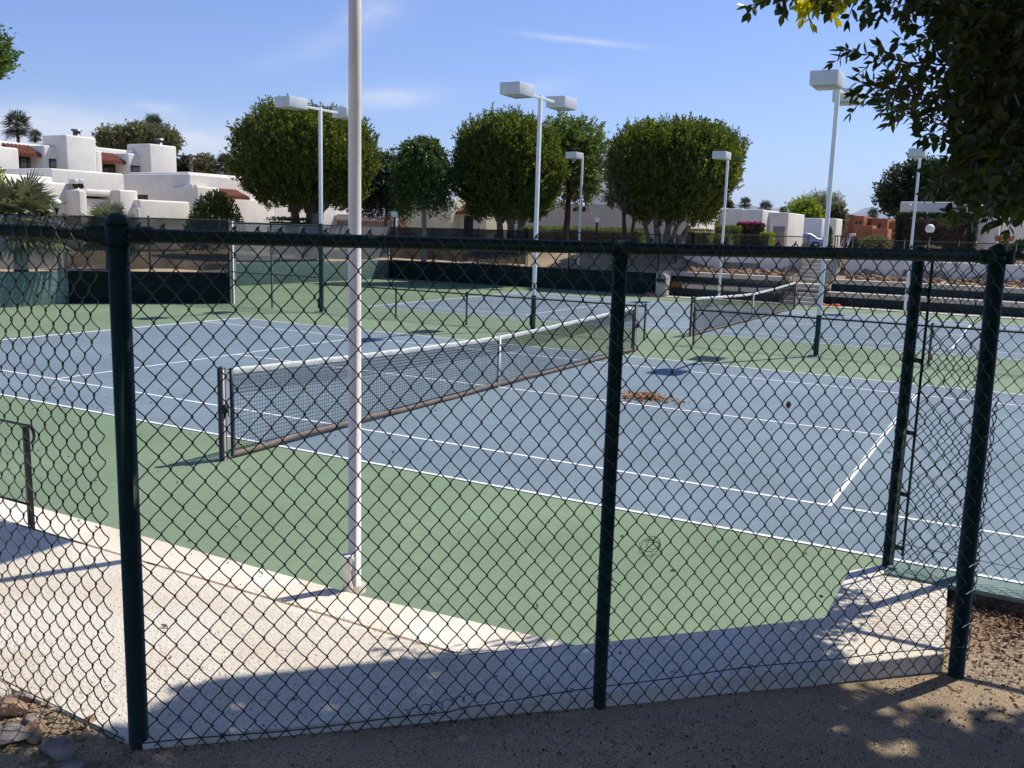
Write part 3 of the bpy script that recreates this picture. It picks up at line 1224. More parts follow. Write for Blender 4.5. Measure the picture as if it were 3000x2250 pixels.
terrace(-6.6, XS0-.12, 'concrete seating steps with dark green fronts left of the stairs')
terrace(XS1+.12, 24, 'concrete seating steps with dark green fronts right of the stairs')
mb = MB()
mb.box((-6.95, 31.78, 0), (-6.55, 33.3, 1.1))
o = mb.build('end_pier', MT['conc'], bevel=.02)
tag(o, 'pale concrete end pier of the shaded green wall behind the litter bin', 'pier')

f = thing('staircase', ((XS0+XS1)/2, 31.8, 0), 'concrete staircase climbing between the white walls with dark railings', 'stairs')
ns = 11
mb = MB()
for i in range(ns):
    y0 = 31.0+i*.31
    y1 = y0+.33 if i < ns-1 else 36.4
    if i >= 5:
        y0 += .9
        y1 += .9 if i < ns-1 else .3
    if i == 4:
        y1 += .9
    mb.box((XS0, y0, 0), (XS1, y1, (i+1)*.168))
mb.build('steps', MT['conc'], f, bevel=.01)
for sgn, xx in ((-1, XS0-.06), (1, XS1+.06)):
    mb = MB()
    rail = []
    for i in range(8):
        y = 31.1+i*.66
        z = max(0., min(1.85, .17+(y-31.1)*.54-(.0 if y < 32.6 else .45*min(1, (y-32.6)/.9))))
        mb.tube([(xx, y, z-.1), (xx, y, z+.95)], .022, 6)
        mb.tube([(xx, y+.33, z), (xx, y+.33, z+.95)], .012, 5)
        rail.append((xx, y, z+.95))
    mb.tube(rail, .024, 6)
    mb.tube([(x_, y_, z_-.45) for x_, y_, z_ in rail], .014, 6)
    mb.build('railing', MT['blackm'], f)

for (xa, xb, lab) in ((-6.9, XS0-.18, 'low white stucco wall above the seating left of the stairs'), (XS1+.18, 24, 'low white stucco wall above the seating right of the stairs')):
    mb = MB()
    mb.box((xa, 35.25, .9), (xb, 35.5, 1.93))
    tag(mb.build('garden_wall', MT['white_stucco'], bevel=.03), lab, 'wall')
# rocks in the planting strips
for (xa, xb, n, lab) in ((-6.7, -1.4, 230, 'bed of small brown stones along the white wall left of the stairs'), (.8, 9.5, 230, 'bed of small brown stones along the white wall right of the stairs')):
    mb = MB()
    for i in range(n):
        x, y = rng.uniform(xa, xb), rng.uniform(33.45, 35.1)
        s_ = rng.uniform(.05, .16)
        mb.sphere((x, y, gz(x, y)+s_*.35), (s_*rng.uniform(.8, 1.5), s_, s_*rng.uniform(.5, .9)), 6, 4)
    tag(mb.build('stones', MT['rock']), lab, 'stones', kind='stuff')

# fences on the upper level
screen = None
f = screen_fence((-6.9, 36.6), (XS0-.2, 36.6), 1.85, 2.86, 'waist-high green chain-link fence above the white wall left of the stairs', 4, False)
f = screen_fence((XS1+.2, 36.6), (14, 36.6), 1.85, 2.80, 'waist-high green chain-link fence above the white wall right of the stairs', 7, False)
f = screen_fence((-6.95, 31.98), (-6.95, 36.6), 1.35, 2.75, 'green chain-link fence climbing the dirt bank at the end of the dark wall', 3, False)

# litter bin
f = thing('litter_bin', (-6.35, 31.05, .03), 'beige litter bin with domed lid at the end of the shaded green wall', 'bin')
mb = MB()
mb.box((-6.62, 30.85, .03), (-6.12, 31.33, .78))
mb.build('body', MT['conc'], f, bevel=.05)
mb = MB()
mb.tube([(-6.37, 30.84, .80), (-6.37, 31.34, .80)], .25, 18)
mb.build('lid', mat('bin_lid', (.40, .34, .30), .7), f, True)
mb = MB()
mb.box((-6.55, 30.828, .66), (-6.19, 30.842, .80))
mb.build('flap', MT['blackm'], f)
for (u, v, lab) in ((1413, 634, 'crumpled orange cloth on the apron right of the litter bin'), (1790, 655, 'crumpled orange cloth on the apron at the foot of the stairs')):
    q = onY(u, v+2, 31.35)
    mb = MB()
    for i in range(9):
        mb.sphere((q[0]+rng.uniform(-.35, .35), 31.4+rng.uniform(-.15, .15), .05), (rng.uniform(.08, .2), rng.uniform(.08, .16), rng.uniform(.04, .1)), 8, 5)
    tag(mb.build('orange_cloth', MT['orange'], smooth=True), lab, 'cloth')


# ------------------------------------------------------------------ leaves
def leaves(pos, dirs, ups, ln, wd, shape='diamond'):
    """pos (n,3) base, dirs (n,3) long axis, ups normal; returns verts, faces"""
    dirs = dirs/(np.linalg.norm(dirs, axis=1)[:, None]+1e-9)
    side = np.cross(dirs, ups)
    side /= np.linalg.norm(side, axis=1)[:, None]+1e-9
    nrm = np.cross(side, dirs)
    ln = np.broadcast_to(ln, (len(pos),))[:, None]
    wd = np.broadcast_to(wd, (len(pos),))[:, None]
    if shape == 'diamond':
        v = np.stack([pos, pos+dirs*ln*.5+side*wd*.5, pos+dirs*ln, pos+dirs*ln*.5-side*wd*.5], 1)
        f = np.arange(len(pos))[:, None]*4+np.array([[0, 1, 2, 3]])
        return v.reshape(-1, 3), f
    # folded ovate leaf: 8 verts, 4 quads... midrib sunk
    m = nrm*wd*.16
    v = np.stack([pos, pos+dirs*ln*.22+side*wd*.36, pos+dirs*ln*.55+side*wd*.46, pos+dirs*ln*.98-nrm*wd*.12, pos+dirs*ln*.55-side*wd*.46, pos+dirs*ln*.22-side*wd*.36, pos+dirs*ln*.28-m, pos+dirs*ln*.62-m], 1)
    q = np.array([[0, 1, 6, 6], [1, 2, 7, 6], [2, 3, 7, 7], [3, 4, 7, 7], [4, 5, 6, 7], [5, 0, 6, 6]])
    b = np.arange(len(pos))[:, None]*8
    quads = np.concatenate([b+np.array([[1, 2, 7, 6]]), b+np.array([[4, 5, 6, 7]])])
    tris = np.concatenate([b+np.array([[0, 1, 6]]), b+np.array([[2, 3, 7]]), b+np.array([[3, 4, 7]]), b+np.array([[5, 0, 6]])])
    return v.reshape(-1, 3), quads, tris


def rdir(n):
    v = rng.normal(size=(n, 3))
    return v/np.linalg.norm(v, axis=1)[:, None]


def crown_mesh(c, R, nshoot, per, lsz, style='up', power=2.6, flat=.0, lobes=26, seedlobe=None, slen=.6, inner=.2, hole=.0, taper=.25, spikes=0):
    """foliage as shoots carrying leaf faces over an uneven, lobed crown"""
    c = np.asarray(c, float)
    R = np.asarray(R, float)
    lob = rdir(lobes)
    lob[:, 2] = np.abs(lob[:, 2])*1.0-.38
    lob /= np.linalg.norm(lob, axis=1)[:, None]
    la = rng.uniform(-.10, .20, lobes)
    d = rdir(nshoot)
    ok = d[:, 2] > -.72
    d = d[ok]
    n = len(d)
    # superellipsoid radius
    rad = (np.abs(d[:, 0])**power+np.abs(d[:, 1])**power+np.abs(d[:, 2])**power)**(-1/power)
    w_ = np.clip((d@lob.T), -1, 1)
    bb = np.exp(-(1-w_)/.05)*la
    bump = bb.max(1)+bb.min(1)
    dep = 1-rng.random(n)**2.2*.42
    rr = rad*(.86+bump)*dep
    if hole:
        keep = np.array([noise.noise(Vector(tuple(q*3.1+c*.37)))+.5 for q in d]) > hole
        d, rr, n = d[keep], rr[keep], int(keep.sum())
    tp = np.where(d[:, 2:3] < 0, 1+taper*d[:, 2:3], 1.)*np.array([1, 1, 0])+np.array([0, 0, 1])
    p = c+d*R*rr[:, None]*.93*tp
    if style == 'up':
        sd = d*np.array([.55, .55, .3])+np.array([0, 0, .75])+rng.normal(0, .22, (n, 3))
    elif style == 'down':
        sd = d*np.array([.5, .5, .1])+np.array([0, 0, -.75])+rng.normal(0, .25, (n, 3))
    else:
        sd = d+rng.normal(0, .5, (n, 3))
    sd /= np.linalg.norm(sd, axis=1)[:, None]
    L = slen*rng.uniform(.6, 1.35, n)
    t = rng.random((n, per))
    base = p[:, None]+sd[:, None]*(t*L[:, None])[..., None]+rng.normal(0, .05, (n, per, 3))*slen
    ld = sd[:, None]*.8+rng.normal(0, .55, (n, per, 3))
    base = base.reshape(-1, 3)
    ld = ld.reshape(-1, 3)
    up = rdir(len(base))*.8+np.array([0, 0, .6])
    sz = lsz*rng.uniform(.7, 1.3, len(base))
    v, f = leaves(base, ld, up, sz, sz*.55)
    mb = MB()
    mb.add(v, f)
    if spikes:  # pointed young shoots standing out of the crown
        q = rdir(spikes*3)
        q = q[q[:, 2] > .05][:spikes]
        k = len(q)
        rq = (np.abs(q[:, 0])**power+np.abs(q[:, 1])**power+np.abs(q[:, 2])**power)**(-1/power)
        wq = np.clip(q@lob.T, -1, 1)
        bq = np.exp(-(1-wq)/.05)*la
        b0 = c+q*R*((rq*(.84+bq.max(1)+bq.min(1)))*.93)[:, None]
        dq_ = q*np.array([.45, .45, .1])+np.array([0, 0, 1])+rng.normal(0, .12, (k, 3))
        dq_ /= np.linalg.norm(dq_, axis=1)[:, None]
        Lq = rng.uniform(.35, 1.0, k)
        tt = rng.random((k, 26))
        pb_ = b0[:, None]+dq_[:, None]*(tt*Lq[:, None])[..., None]+rng.normal(0, .075, (k, 26, 3))*(1.1-tt)[..., None]
        lq = (dq_[:, None]*.9+rng.normal(0, .5, (k, 26, 3))).reshape(-1, 3)
        v, f = leaves(pb_.reshape(-1, 3), lq, rdir(len(lq)), lsz*rng.uniform(.7, 1.1, len(lq)), lsz*.5)
        mb.add(v, f)
    if inner:   # coarse inner leaves that close the crown's middle
        k = int(nshoot*inner*3)
        q = rdir(k)
        q = q[q[:, 2] > -.6]
        b = c+q*R*(rng.random(len(q))**.5*.74)[:, None]*np.where(q[:, 2:3] < 0, 1+taper*q[:, 2:3], 1.)
        v, f = leaves(b, rdir(len(b)), rdir(len(b)), lsz*3.2, lsz*2.4)
        mb.add(v, f)
    return mb


def limb(mb, a, b, ra, rb, wob=.12, n=7, k=8):
    a, b = np.asarray(a, float), np.asarray(b, float)
    s_ = np.linspace(0, 1, n)
    p = a+(b-a)*s_[:, None]
    L = np.linalg.norm(b-a)
    off = np.cumsum(rng.normal(0, 1, (n, 3)), 0)*wob*L/n
    off -= off[-1]*s_[:, None]
    p += off*np.array([1, 1, .3])
    mb.tube(p, ra+(rb-ra)*s_, k)
    return p


def tree(name, base, cc, R, label, leafm, barkm, trunks, nshoot=1500, per=24, lsz=.12, group=None, cat='tree', limbs=10, **kw):
    base = np.asarray(base, float)
    f = thing(name, base, label, cat, group)
    mb = MB()
    cc = np.asarray(cc, float)
    R = np.asarray(R, float)
    for (dx, dy, r, lx, ly) in trunks:
        s0 = base+np.array([dx, dy, -.2])
        fork = np.array([base[0]+lx, base[1]+ly, cc[2]-R[2]*.70])
        limb(mb, s0, fork, r, r*.72, .06)
        for i in range(max(2, limbs//len(trunks))):
            q = rdir(1)[0]
            q[2] = abs(q[2])*.8+.05
            limb(mb, fork, cc+q*R*.66+np.array([lx, ly, 0])*.4, r*.6, r*.12, .16)
    mb.build('trunk', barkm, f, True)
    crown_mesh(cc, R, nshoot, per, lsz, **kw).build('crown', leafm, f)
    return f


def at_az(u, v, dist):
    """world point on the pixel's bearing at a horizontal distance"""
    d = ray(u, v)
    return CAM + d*dist/math.hypot(d[0], d[1])


def sized(u0, u1, v0, v1, dist):
    """centre and half sizes for something filling that pixel box at a distance"""
    c = at_az((u0+u1)/2, (v0+v1)/2, dist)
    pp = dist*S/FPX*1.02
    dep = np.dot(c-CAM, fw)
    return c, (u1-u0)/2*S/FPX*dep, (v1-v0)/2*S/FPX*dep


BIG = 'trees behind the courts'
c, rx, rz = sized(502, 828, 234, 500, 49)
tree('ficus_tree', (c[0], c[1], 1.3), c, (rx*.96, rx*.9, rz*.97), 'big round dark tree with forked grey trunk behind the white near pole', MT['leaf_a'], MT['bark'],
     [(-.5, 0, .30, -1.1, .2), (.25, .1, .42, .9, -.3), (-.1, .2, .26, -.1, .2)], 4600, 26, .13, BIG, limbs=14, slen=.62, hole=.02, power=3.4, taper=.34, spikes=420)
c, rx, rz = sized(762, 905, 312, 478, 54)
tree('weeping_tree', (c[0], c[1], 1.3), c, (rx*1.0, rx, rz*.98), 'low dark weeping tree between the big round tree and the lighter weeping tree', MT['leaf_d'], MT['bark'], [(0, 0, .16, .1, 0)], 1400, 24, .13, BIG, style='down', slen=.9, hole=.05, lobes=12)
c, rx, rz = sized(856, 972, 268, 470, 46)
tree('weeping_tree', (c[0]+.1, c[1], 1.3), c, (rx*1.0, rx, rz*.96), 'slender mid green weeping tree with single straight trunk left of the round pair', MT['leaf_b'], MT['bark'], [(0, 0, .15, 0, 0)], 1300, 26, .12, BIG, style='down', slen=1.0, hole=.16, lobes=9, taper=.0, power=2.2)
c, rx, rz = sized(976, 1220, 256, 524, 47)
tree('ficus_tree', (c[0]+.1, c[1], 1.75), c, (rx*.97, rx*.9, rz*.98), 'large round dark ficus, left one of the clipped pair behind the far court', MT['leaf_a'], MT['bark'],
     [(-.4, 0, .22, -.6, .1), (.1, .1, .25, .1, 0), (.4, -.1, .2, .7, 0)], 4400, 26, .125, BIG, limbs=14, slen=.60, hole=.0, power=3.2, taper=.32, spikes=420)
c, rx, rz = sized(1158, 1302, 250, 468, 53)
tree('shade_tree', (c[0]-.1, c[1], 1.8), c, (rx, rx, rz*.98), 'lighter green tree with red-brown trunk peeping out right of the round ficus', MT['leaf_c'], MT['rbark'], [(0, 0, .22, .1, 0)], 1300, 24, .15, BIG, style='out', slen=.7, hole=.1)
c, rx, rz = sized(1304, 1604, 264, 526, 47)
tree('ficus_tree', (c[0]-.3, c[1], 1.8), c, (rx*.97, rx*.9, rz*.98), 'large round ficus with several white-grey trunks right of the pair', MT['leaf_a'], MT['bark'],
     [(-.55, 0, .15, -1.1, .1), (-.2, .1, .20, -.45, 0), (.1, -.1, .21, .2, 0), (.35, 0, .17, 1.2, .2), (.0, .2, .13, .65, 0)], 5000, 26, .125, BIG, limbs=15, slen=.62, hole=.0, power=3.8, taper=.42, spikes=520)
c, rx, rz = sized(1308, 1372, 330, 500, 46)
tree('shade_tree', (c[0]+.45, c[1], 1.8), c, (rx*.9, rx*.9, rz*.8), 'small sparse tree with reddish trunk leaning against the rightmost round ficus', MT['leaf_g'], MT['rbark'], [(0, 0, .13, -.2, 0), (.15, 0, .1, .35, 0)], 500, 16, .12, BIG, hole=.3, inner=.02, limbs=8)
c, rx, rz = sized(1895, 2110, 345, 492, 78)
tree('shade_tree', (c[0], c[1], 1.9), c, (rx, rx*.8, rz), 'dark dense tree behind the single floodlight and the white house at right', MT['leaf_d'], MT['bark'], [(0, 0, .3, 0, 0)], 1900, 22, .2, BIG, style='out', slen=.8, power=2.4)
c, rx, rz = sized(1700, 1772, 434, 522, 104)
tree('shade_tree', (c[0], c[1], 1.9), c, (rx, rx, rz), 'bright lime green bushy tree beside the parked car', MT['leaf_y'], MT['bark'], [(0, 0, .15, 0, 0)], 700, 20, .22, BIG, style='out', slen=.8)
c, rx, rz = sized(1738, 1812, 428, 500, 118)
tree('desert_tree', (c[0], c[1], 1.9), c, (rx*1.1, rx, rz), 'wispy grey-green desert tree behind the lime green bush', MT['leaf_g'], MT['bark'], [(0, 0, .12, 0, 0)], 800, 22, .16, BIG, style='up', slen=1.3, hole=.1)
c, rx, rz = sized(225, 380, 280, 345, 105)
for i, (du, lab) in enumerate(((-48, 'olive grey-green tree over the white roof, left part of the row'), (0, 'olive grey-green tree over the white roof, middle of the row under the palm'), (46, 'olive grey-green tree over the white roof, right part of the row'))):
    c, rx, rz = sized(302+du-36, 302+du+36, 282-(0 if i != 1 else 6), 350, 105)
    tree('desert_tree', (c[0], c[1], 2), c, (rx*1.1, rx, rz), lab, MT['leaf_g'], MT['bark'], [(0, 0, .2, 0, 0)], 520, 20, .24, 'trees beyond the white houses', slen=.9)
for (u0_, u1_, v0_, v1_, D, m, lab) in ((418, 470, 340, 385, 110, 'leaf_g', 'small sparse tree beside the utility pole'), (383, 412, 345, 385, 112, 'leaf_d', 'small dark tree left of the utility pole'),
                                        (505, 530, 345, 425, 62, 'leaf_c', 'slim yellow-green tree touching the left side of the big round tree'),
                                        (1795, 1822, 440, 505, 105, 'leaf_g', 'thin drooping grey-green tree left of the orange adobe house'),
                                        (1542, 1580, 432, 462, 170, 'leaf_d', 'small dark far tree above the white wall, behind the right round ficus')):
    c, rx, rz = sized(u0_, u1_, v0_, v1_, D)
    tree('small_tree', (c[0], c[1], 1.9), c, (rx, rx, rz), lab, MT[m], MT['bark'], [(0, 0, .1, 0, 0)], 330, 18, .2*D/100, 'small background trees', style='out', hole=.12)
# tree just entering at the left edge
c, rx, rz = sized(-112, 2, 72, 208, 24)
tree('ficus_tree', (c[0]-.3, c[1], 1.2), c, (rx*1.05, rx, rz*1.0), 'yellow-green tree tip entering at the left edge of the photo', MT['leaf_c'], MT['bark'], [(0, 0, .12, 0, 0)], 520, 24, .09, None, slen=.5)


# ------------------------------------------------------------------ palms
def palm(loc, th, fr, label, n=26, m='leaf_p', tr=.16, droop=.5, group='palms', fan=True, blades=16):
    loc = np.asarray(loc, float)
    f = thing('fan_palm', loc, label, 'palm', group)
    mb = MB()
    z = np.linspace(0, th, 8)
    mb.tube(np.stack([loc[0]+.06*th/6*np.sin(z/th*2), loc[1]+0*z, loc[2]-.2+z], -1), tr*(1-.25*z/max(th, .1)), 10)
    mb.build('trunk', MT['palmtrunk'], f, True)
    top = loc+np.array([.06*th/6*math.sin(2), 0, th-.2])
    mb = MB()
    for i in range(n):
        az = i*2.399+rng.normal(0, .2)
        el = 1.35-2.1*((i+.5)/n)**.85+rng.normal(0, .08)
        d = np.array([math.cos(az)*math.cos(el), math.sin(az)*math.cos(el), math.sin(el)])
        side = np.cross(d, [0, 0, 1])
        side /= np.linalg.norm(side)+1e-6
        up = np.cross(side, d)
        pl = fr*.42*rng.uniform(.8, 1.15)
        hub = top+d*pl+np.array([0, 0, -.06*fr*(1-el)])
        mb.tube([top, top+d*pl*.5, hub], .012*fr/1.2+.004, 4, caps=False)
        bl = fr*.6
        v, fa = [], []
        for j in range(blades):
            a = (j/(blades-1)-.5)*math.radians(230)
            bd = d*math.cos(a)+side*math.sin(a)
            tip = hub+bd*bl*rng.uniform(.85, 1.05)+np.array([0, 0, -droop*bl*(.35+.3*rng.random())])+up*.05*bl
            wv = np.cross(bd, up)*bl*.045
            mid = hub+bd*bl*.55+np.array([0, 0, -.08*bl])
            k = len(v)
            v += [hub, mid+wv, tip, mid-wv]
            fa.append((k, k+1, k+2, k+3))
        mb.add(v, fa)
    mb.build('fronds', MT[m], f)
    return f


q = at_az(38, 452, 33)
palm((q[0], q[1], 1.0), 1.9, 1.75, 'large grey-green fan palm in front of the white house, left edge', 34, tr=.22, blades=22)
q = at_az(236, 466, 36)
palm((q[0], q[1], 1.0), 1.55, 1.35, 'smaller yellow-green fan palm beside the domed fence post', 30, tr=.2, blades=22)
for (u, v, D, fr, lab) in ((36, 270, 120, 2.0, 'shaggy tall palm above the left white roof'), (75, 294, 150, 1.2, 'tiny palm top just above the left white roof'), (330, 270, 125, 1.75, 'tall palm rising above the olive trees'),
                           (287, 281, 135, 1.4, 'short palm top among the olive trees'), (487, 355, 110, 1.6, 'palm left of the big round tree beside the utility pole'),
                           (1609, 438, 230, 1.9, 'far round-topped palm above the white house, the leftmost clear of the floodlight'), (1653, 448, 230, 2.2, 'far broad palm above the white house, middle of the skyline'),
                           (1563, 437, 240, 1.9, 'far palm beside the floodlight of the right round ficus'), (1692, 455, 260, 1.6, 'far low palm top above the white block with the garage'),
                           (1885, 462, 200, 1.5, 'far palm top above the orange adobe house')):
    q = at_az(u, v, D)
    palm((q[0], q[1], 1.5), q[2]-1.3, fr*1.05, lab, 40, 'leaf_pd', .22, blades=14)


# ------------------------------------------------------------------ houses
def house(name, loc, label):
    return thing(name, loc, label, 'house')


class Facade:
    """boxes measured on a vertical plane x = X (faces +x) or y = Y (faces -y)"""
    def __init__(s, axis, val):
        s.a, s.val = axis, val

    def pt(s, u, v):
        return onX(u, v, s.val) if s.a == 'x' else onY(u, v, s.val)

    def box(s, mb, u0_, u1_, v0_, z0, depth, proud=0., v1_=None):
        a = s.pt(u0_, v0_)
        b = s.pt(u1_, v0_)
        um = (u0_+u1_)/2
        z1 = s.pt(um, v0_)[2]
        if v1_ is not None:
            z0 = s.pt(um, v1_)[2]
        if s.a == 'x':
            y0, y1 = sorted((a[1], b[1]))
            mb.box((s.val-depth, y0, z0), (s.val+proud, y1, z1))
        else:
            x0, x1 = sorted((a[0], b[0]))
            mb.box((x0, s.val-proud, z0), (x1, s.val+depth, z1))
        return z0, z1


def zx(x):
    return x*.2889


def zy(y):
    return 184.3+y*.2889


def awning(fac, u0_, u1_, v0_, v1_, out, f):
    """red clay tile pent roof: rows of half-round tiles; front edge lies on the facade plane, back edge out metres behind"""
    a, b = fac.pt(u0_, v1_), fac.pt(u1_, v1_)
    zb_ = (a[2]+b[2])/2
    zt_ = Facade(fac.a, fac.val+(-out if fac.a == 'x' else out)).pt((u0_+u1_)/2, v0_)[2]
    t = b-a
    t[2] = 0
    L = np.linalg.norm(t)
    t /= L
    o_ = np.array([1, 0, 0]) if fac.a == 'x' else np.array([0, -1, 0])
    mb = MB()
    k = max(4, int(L/.22))
    for i in range(k):
        q1 = a+t*L*(i+.5)/k
        q1[2] = zb_
        q0 = q1-o_*out
        q0[2] = zt_
        mb.tube([q0+(q1-q0)*j/4+np.array([0, 0, .02*(j % 2)]) for j in range(5)], .095, 8)
    mid = a+t*L/2-o_*out/2
    mid[2] = (zt_+zb_)/2-.07
    mb.obox(mid, t*L/2, o_*out/2+np.array([0, 0, (zb_-zt_)/2]), (0, 0, .03))
    return mb.build('roof', MT['tile'], f)


def window(fac, u0_, u1_, v0_, v1_, f, pane='pglass', mull=1):
    a, b = fac.pt(u0_, v0_), fac.pt(u1_, v1_)
    mb = MB()
    z0, z1 = min(a[2], b[2]), max(a[2], b[2])
    if fac.a == 'x':
        y0, y1 = sorted((a[1], b[1]))
        w_ = y1-y0
        for (p, q) in ((y0, y0+.07), (y1-.07, y1)):
            mb.box((fac.val-.1, p, z0), (fac.val+.035, q, z1))
        for i in range(mull):
            p = y0+w_*(i+1)/(mull+1)
            mb.box((fac.val-.1, p-.03, z0), (fac.val+.03, p+.03, z1))
        mb.box((fac.val-.1, y0+.07, z1-.07), (fac.val+.033, y1-.07, z1))
        mb.box((fac.val-.1, y0+.07, z0), (fac.val+.033, y1-.07, z0+.05))
        fr = mb.build('window', MT['frame'], f)
        mb = MB()
        mb.box((fac.val-.05, y0+.05, z0+.03), (fac.val+.012, y1-.05, z1-.05))
    else:
        x0, x1 = sorted((a[0], b[0]))
        w_ = x1-x0
        for (p, q) in ((x0, x0+.07), (x1-.07, x1)):
            mb.box((p, fac.val-.035, z0), (q, fac.val+.1, z1))
        for i in range(mull):
            p = x0+w_*(i+1)/(mull+1)
            mb.box((p-.03, fac.val-.03, z0), (p+.03, fac.val+.1, z1))
        mb.box((x0+.07, fac.val-.033, z1-.07), (x1-.07, fac.val+.1, z1))
        mb.box((x0+.07, fac.val-.033, z0), (x1-.07, fac.val+.1, z0+.05))
        fr = mb.build('window', MT['frame'], f)
        mb = MB()
        mb.box((x0+.05, fac.val-.012, z0+.03), (x1-.05, fac.val+.05, z1-.05))
    mb.build('pane', MT[pane], fr)
    return fr


WS = MT['white_stucco']
# upper two-storey house at the left
F0, F1, F2 = Facade('x', -43.0), Facade('x', -46.5), Facade('x', -42.0)
f = house('white_house', (-46, 25, 1.5), 'upper white stucco house with two square chimneys and red tile awnings')
parts = []


def hbox(fac, u0_, u1_, v0_, depth, name='wall', z0=1.2, v1_=None, m=WS, bev=.10, proud=0.):
    mb = MB()
    fac.box(mb, zx(u0_), zx(u1_), zy(v0_), z0, depth, proud, zy(v1_) if v1_ is not None else None)
    o = mb.build(name, m, f, bevel=bev)
    return o


hbox(F1, -900, 390, 388, 4.0)
hbox(F0, -900, 135, 420, 2.6)
hbox(F0, 325, 495, 455, 2.8)
hbox(Facade('x', -44.3), 225, 330, 452, 1.5)
mb = MB()
hbox(F1, 385, 1000, 458, 4.0)
hbox(F2, 490, 715, 380, 2.2, 'chimney')
hbox(F2, 1118, 1318, 446, 2.2, 'chimney')
hbox(F0, 715, 760, 488, 2.6)
hbox(F0, 955, 1125, 514, 2.8)
hbox(Facade('x', -44.3), 860, 958, 510, 1.5)
hbox(Facade('x', -44.3), 120, 240, 470, 1.5)
hbox(Facade('x', -44.3), 750, 870, 520, 1.5)
Fr = Facade('x', -44.28)
window(Fr, zx(140), zx(330), zy(530), zy(640), f, 'pglass', 2)
window(Fr, zx(770), zx(950), zy(585), zy(665), f, 'glass', 1)
window(F0, zx(365), zx(490), zy(548), zy(630), f, 'pglass', 1)
window(F0, zx(978), zx(1125), zy(598), zy(668), f, 'pglass', 1)
awning(Facade('x', -43.2), zx(125), zx(334), zy(460), zy(520), 1.4, f)
awning(Facade('x', -43.2), zx(752), zx(958), zy(518), zy(574), 1.4, f)
for (u, v, uu) in ((1022, 480, 1052), (1058, 480, 1088)):
    mb = MB()
    a, b = F0.pt(zx(u), zy(478)), F0.pt(zx(uu), zy(515))
    for (p, q, s_, t_) in ((a[1], a[1]+.12, b[2], a[2]), (b[1]-.12, b[1], b[2], a[2])):
        mb.box((-44.0, p, s_-.1), (-43.4, q, t_-.12))
    mb.box((-44.0, a[1], a[2]-.12), (-43.4, b[1], a[2]))
    mb.build('roof_vent', MT['white'], f)
for (u, v) in ((655, 372), (1270, 437)):
    q = F2.pt(zx(u), zy(v+12))
    mb = MB()
    mb.tube([(q[0]-1, q[1], q[2]-.3), (q[0]-1, q[1], q[2]+.35)], .22, 10)
    mb.tube([(q[0]-1, q[1], q[2]+.35), (q[0]-1, q[1], q[2]+.45)], .32, 10)
    mb.build('flue', MT['galv'], f)

# lower white house in front
f = house('white_house', (-36, 22, 1.2), 'long lower white stucco house with stepped garden walls behind the fan palms')
G0 = Facade('x', -35.0)
G1 = Facade('x', -33.0)
G2 = Facade('x', -32.0)
hbox(G0, -900, 392, 640, 5)
hbox(Facade('x', -35.6), 380, 925, 640, 5)
hbox(Facade('y', 28.4), 915, 1412, 662, 6)
hbox(G1, -900, 596, 690, 2)
# notch block and courtyard walls
hbox(G2, 585, 648, 782, 1.6, 'garden_wall')
hbox(Facade('x', -32.6), 640, 895, 782, 1.2, 'garden_wall', v1_=832)
hbox(Facade('x', -32.8), 640, 895, 850, 1.0, 'garden_wall')
hbox(G2, 890, 1030, 784, 1.6, 'garden_wall')
hbox(Facade('x', -31.6), 1028, 1055, 912, .8, 'garden_wall')
hbox(Facade('x', -31.6), 1040, 1418, 862, .8, 'garden_wall')
mb = MB()
Facade('x', -33.6).box(mb, zx(645), zx(890), zy(788), 1.2, .2)
Facade('y', 28.4).box(mb, zx(1030), zx(1105), zy(818), 1.2, .1, .02, zy(870))
mb.build('window_recess', MT['wood'], f)
for (u0_, u1_) in ((506, 540), (548, 582)):   # twin spot lamps on the wall
    mb = MB()
    a, b = G1.pt(zx(u0_), zy(700)), G1.pt(zx(u1_), zy(738))
    mb.box((-33.0, a[1], b[2]), (-32.5, b[1], a[2]))
    o = mb.build('wall_lamp', MT['white'], f, bevel=.04)
    mb = MB()
    c = G1.pt(zx((u0_+u1_)/2+4), zy(742))
    mb.tube([(c[0]+.3, c[1], c[2]+.05), (c[0]+.42, c[1], c[2]-.15)], .12, 8)
    mb.build('lamp_shade', MT['blackm'], o)

f = house('white_house', (-33, 33, 1.2), 'white stucco house with low red tile eave left of the big round tree')
H0 = Facade('x', -34.0)
hbox(H0, 1408, 1900, 668, 5)
hbox(Facade('y', 30.6), 1405, 1480, 800, 3)
hbox(Facade('x', -32.6), 1470, 1640, 760, 2)
hbox(Facade('x', -33.4), 1630, 2050, 850, 1.6)
awning(Facade('x', -32.4), zx(1615), zx(1870), zy(785), zy(838), 1.2, f)
mb = MB()
Facade('x', -32.6).box(mb, zx(1492), zx(1540), zy(876), 1.2, .1, .03)
mb.build('door', MT['wood'], f)
for (u0_, u1_) in ((1430, 1455), (1458, 1480)):
    mb = MB()
    a, b = Facade('x', -32.4).pt(zx(u0_), zy(738)), Facade('x', -32.4).pt(zx(u1_), zy(775))
    mb.box((-32.9, a[1], b[2]), (-32.4, b[1], a[2]))
    mb.build('wall_lamp', MT['white'], f, bevel=.04)
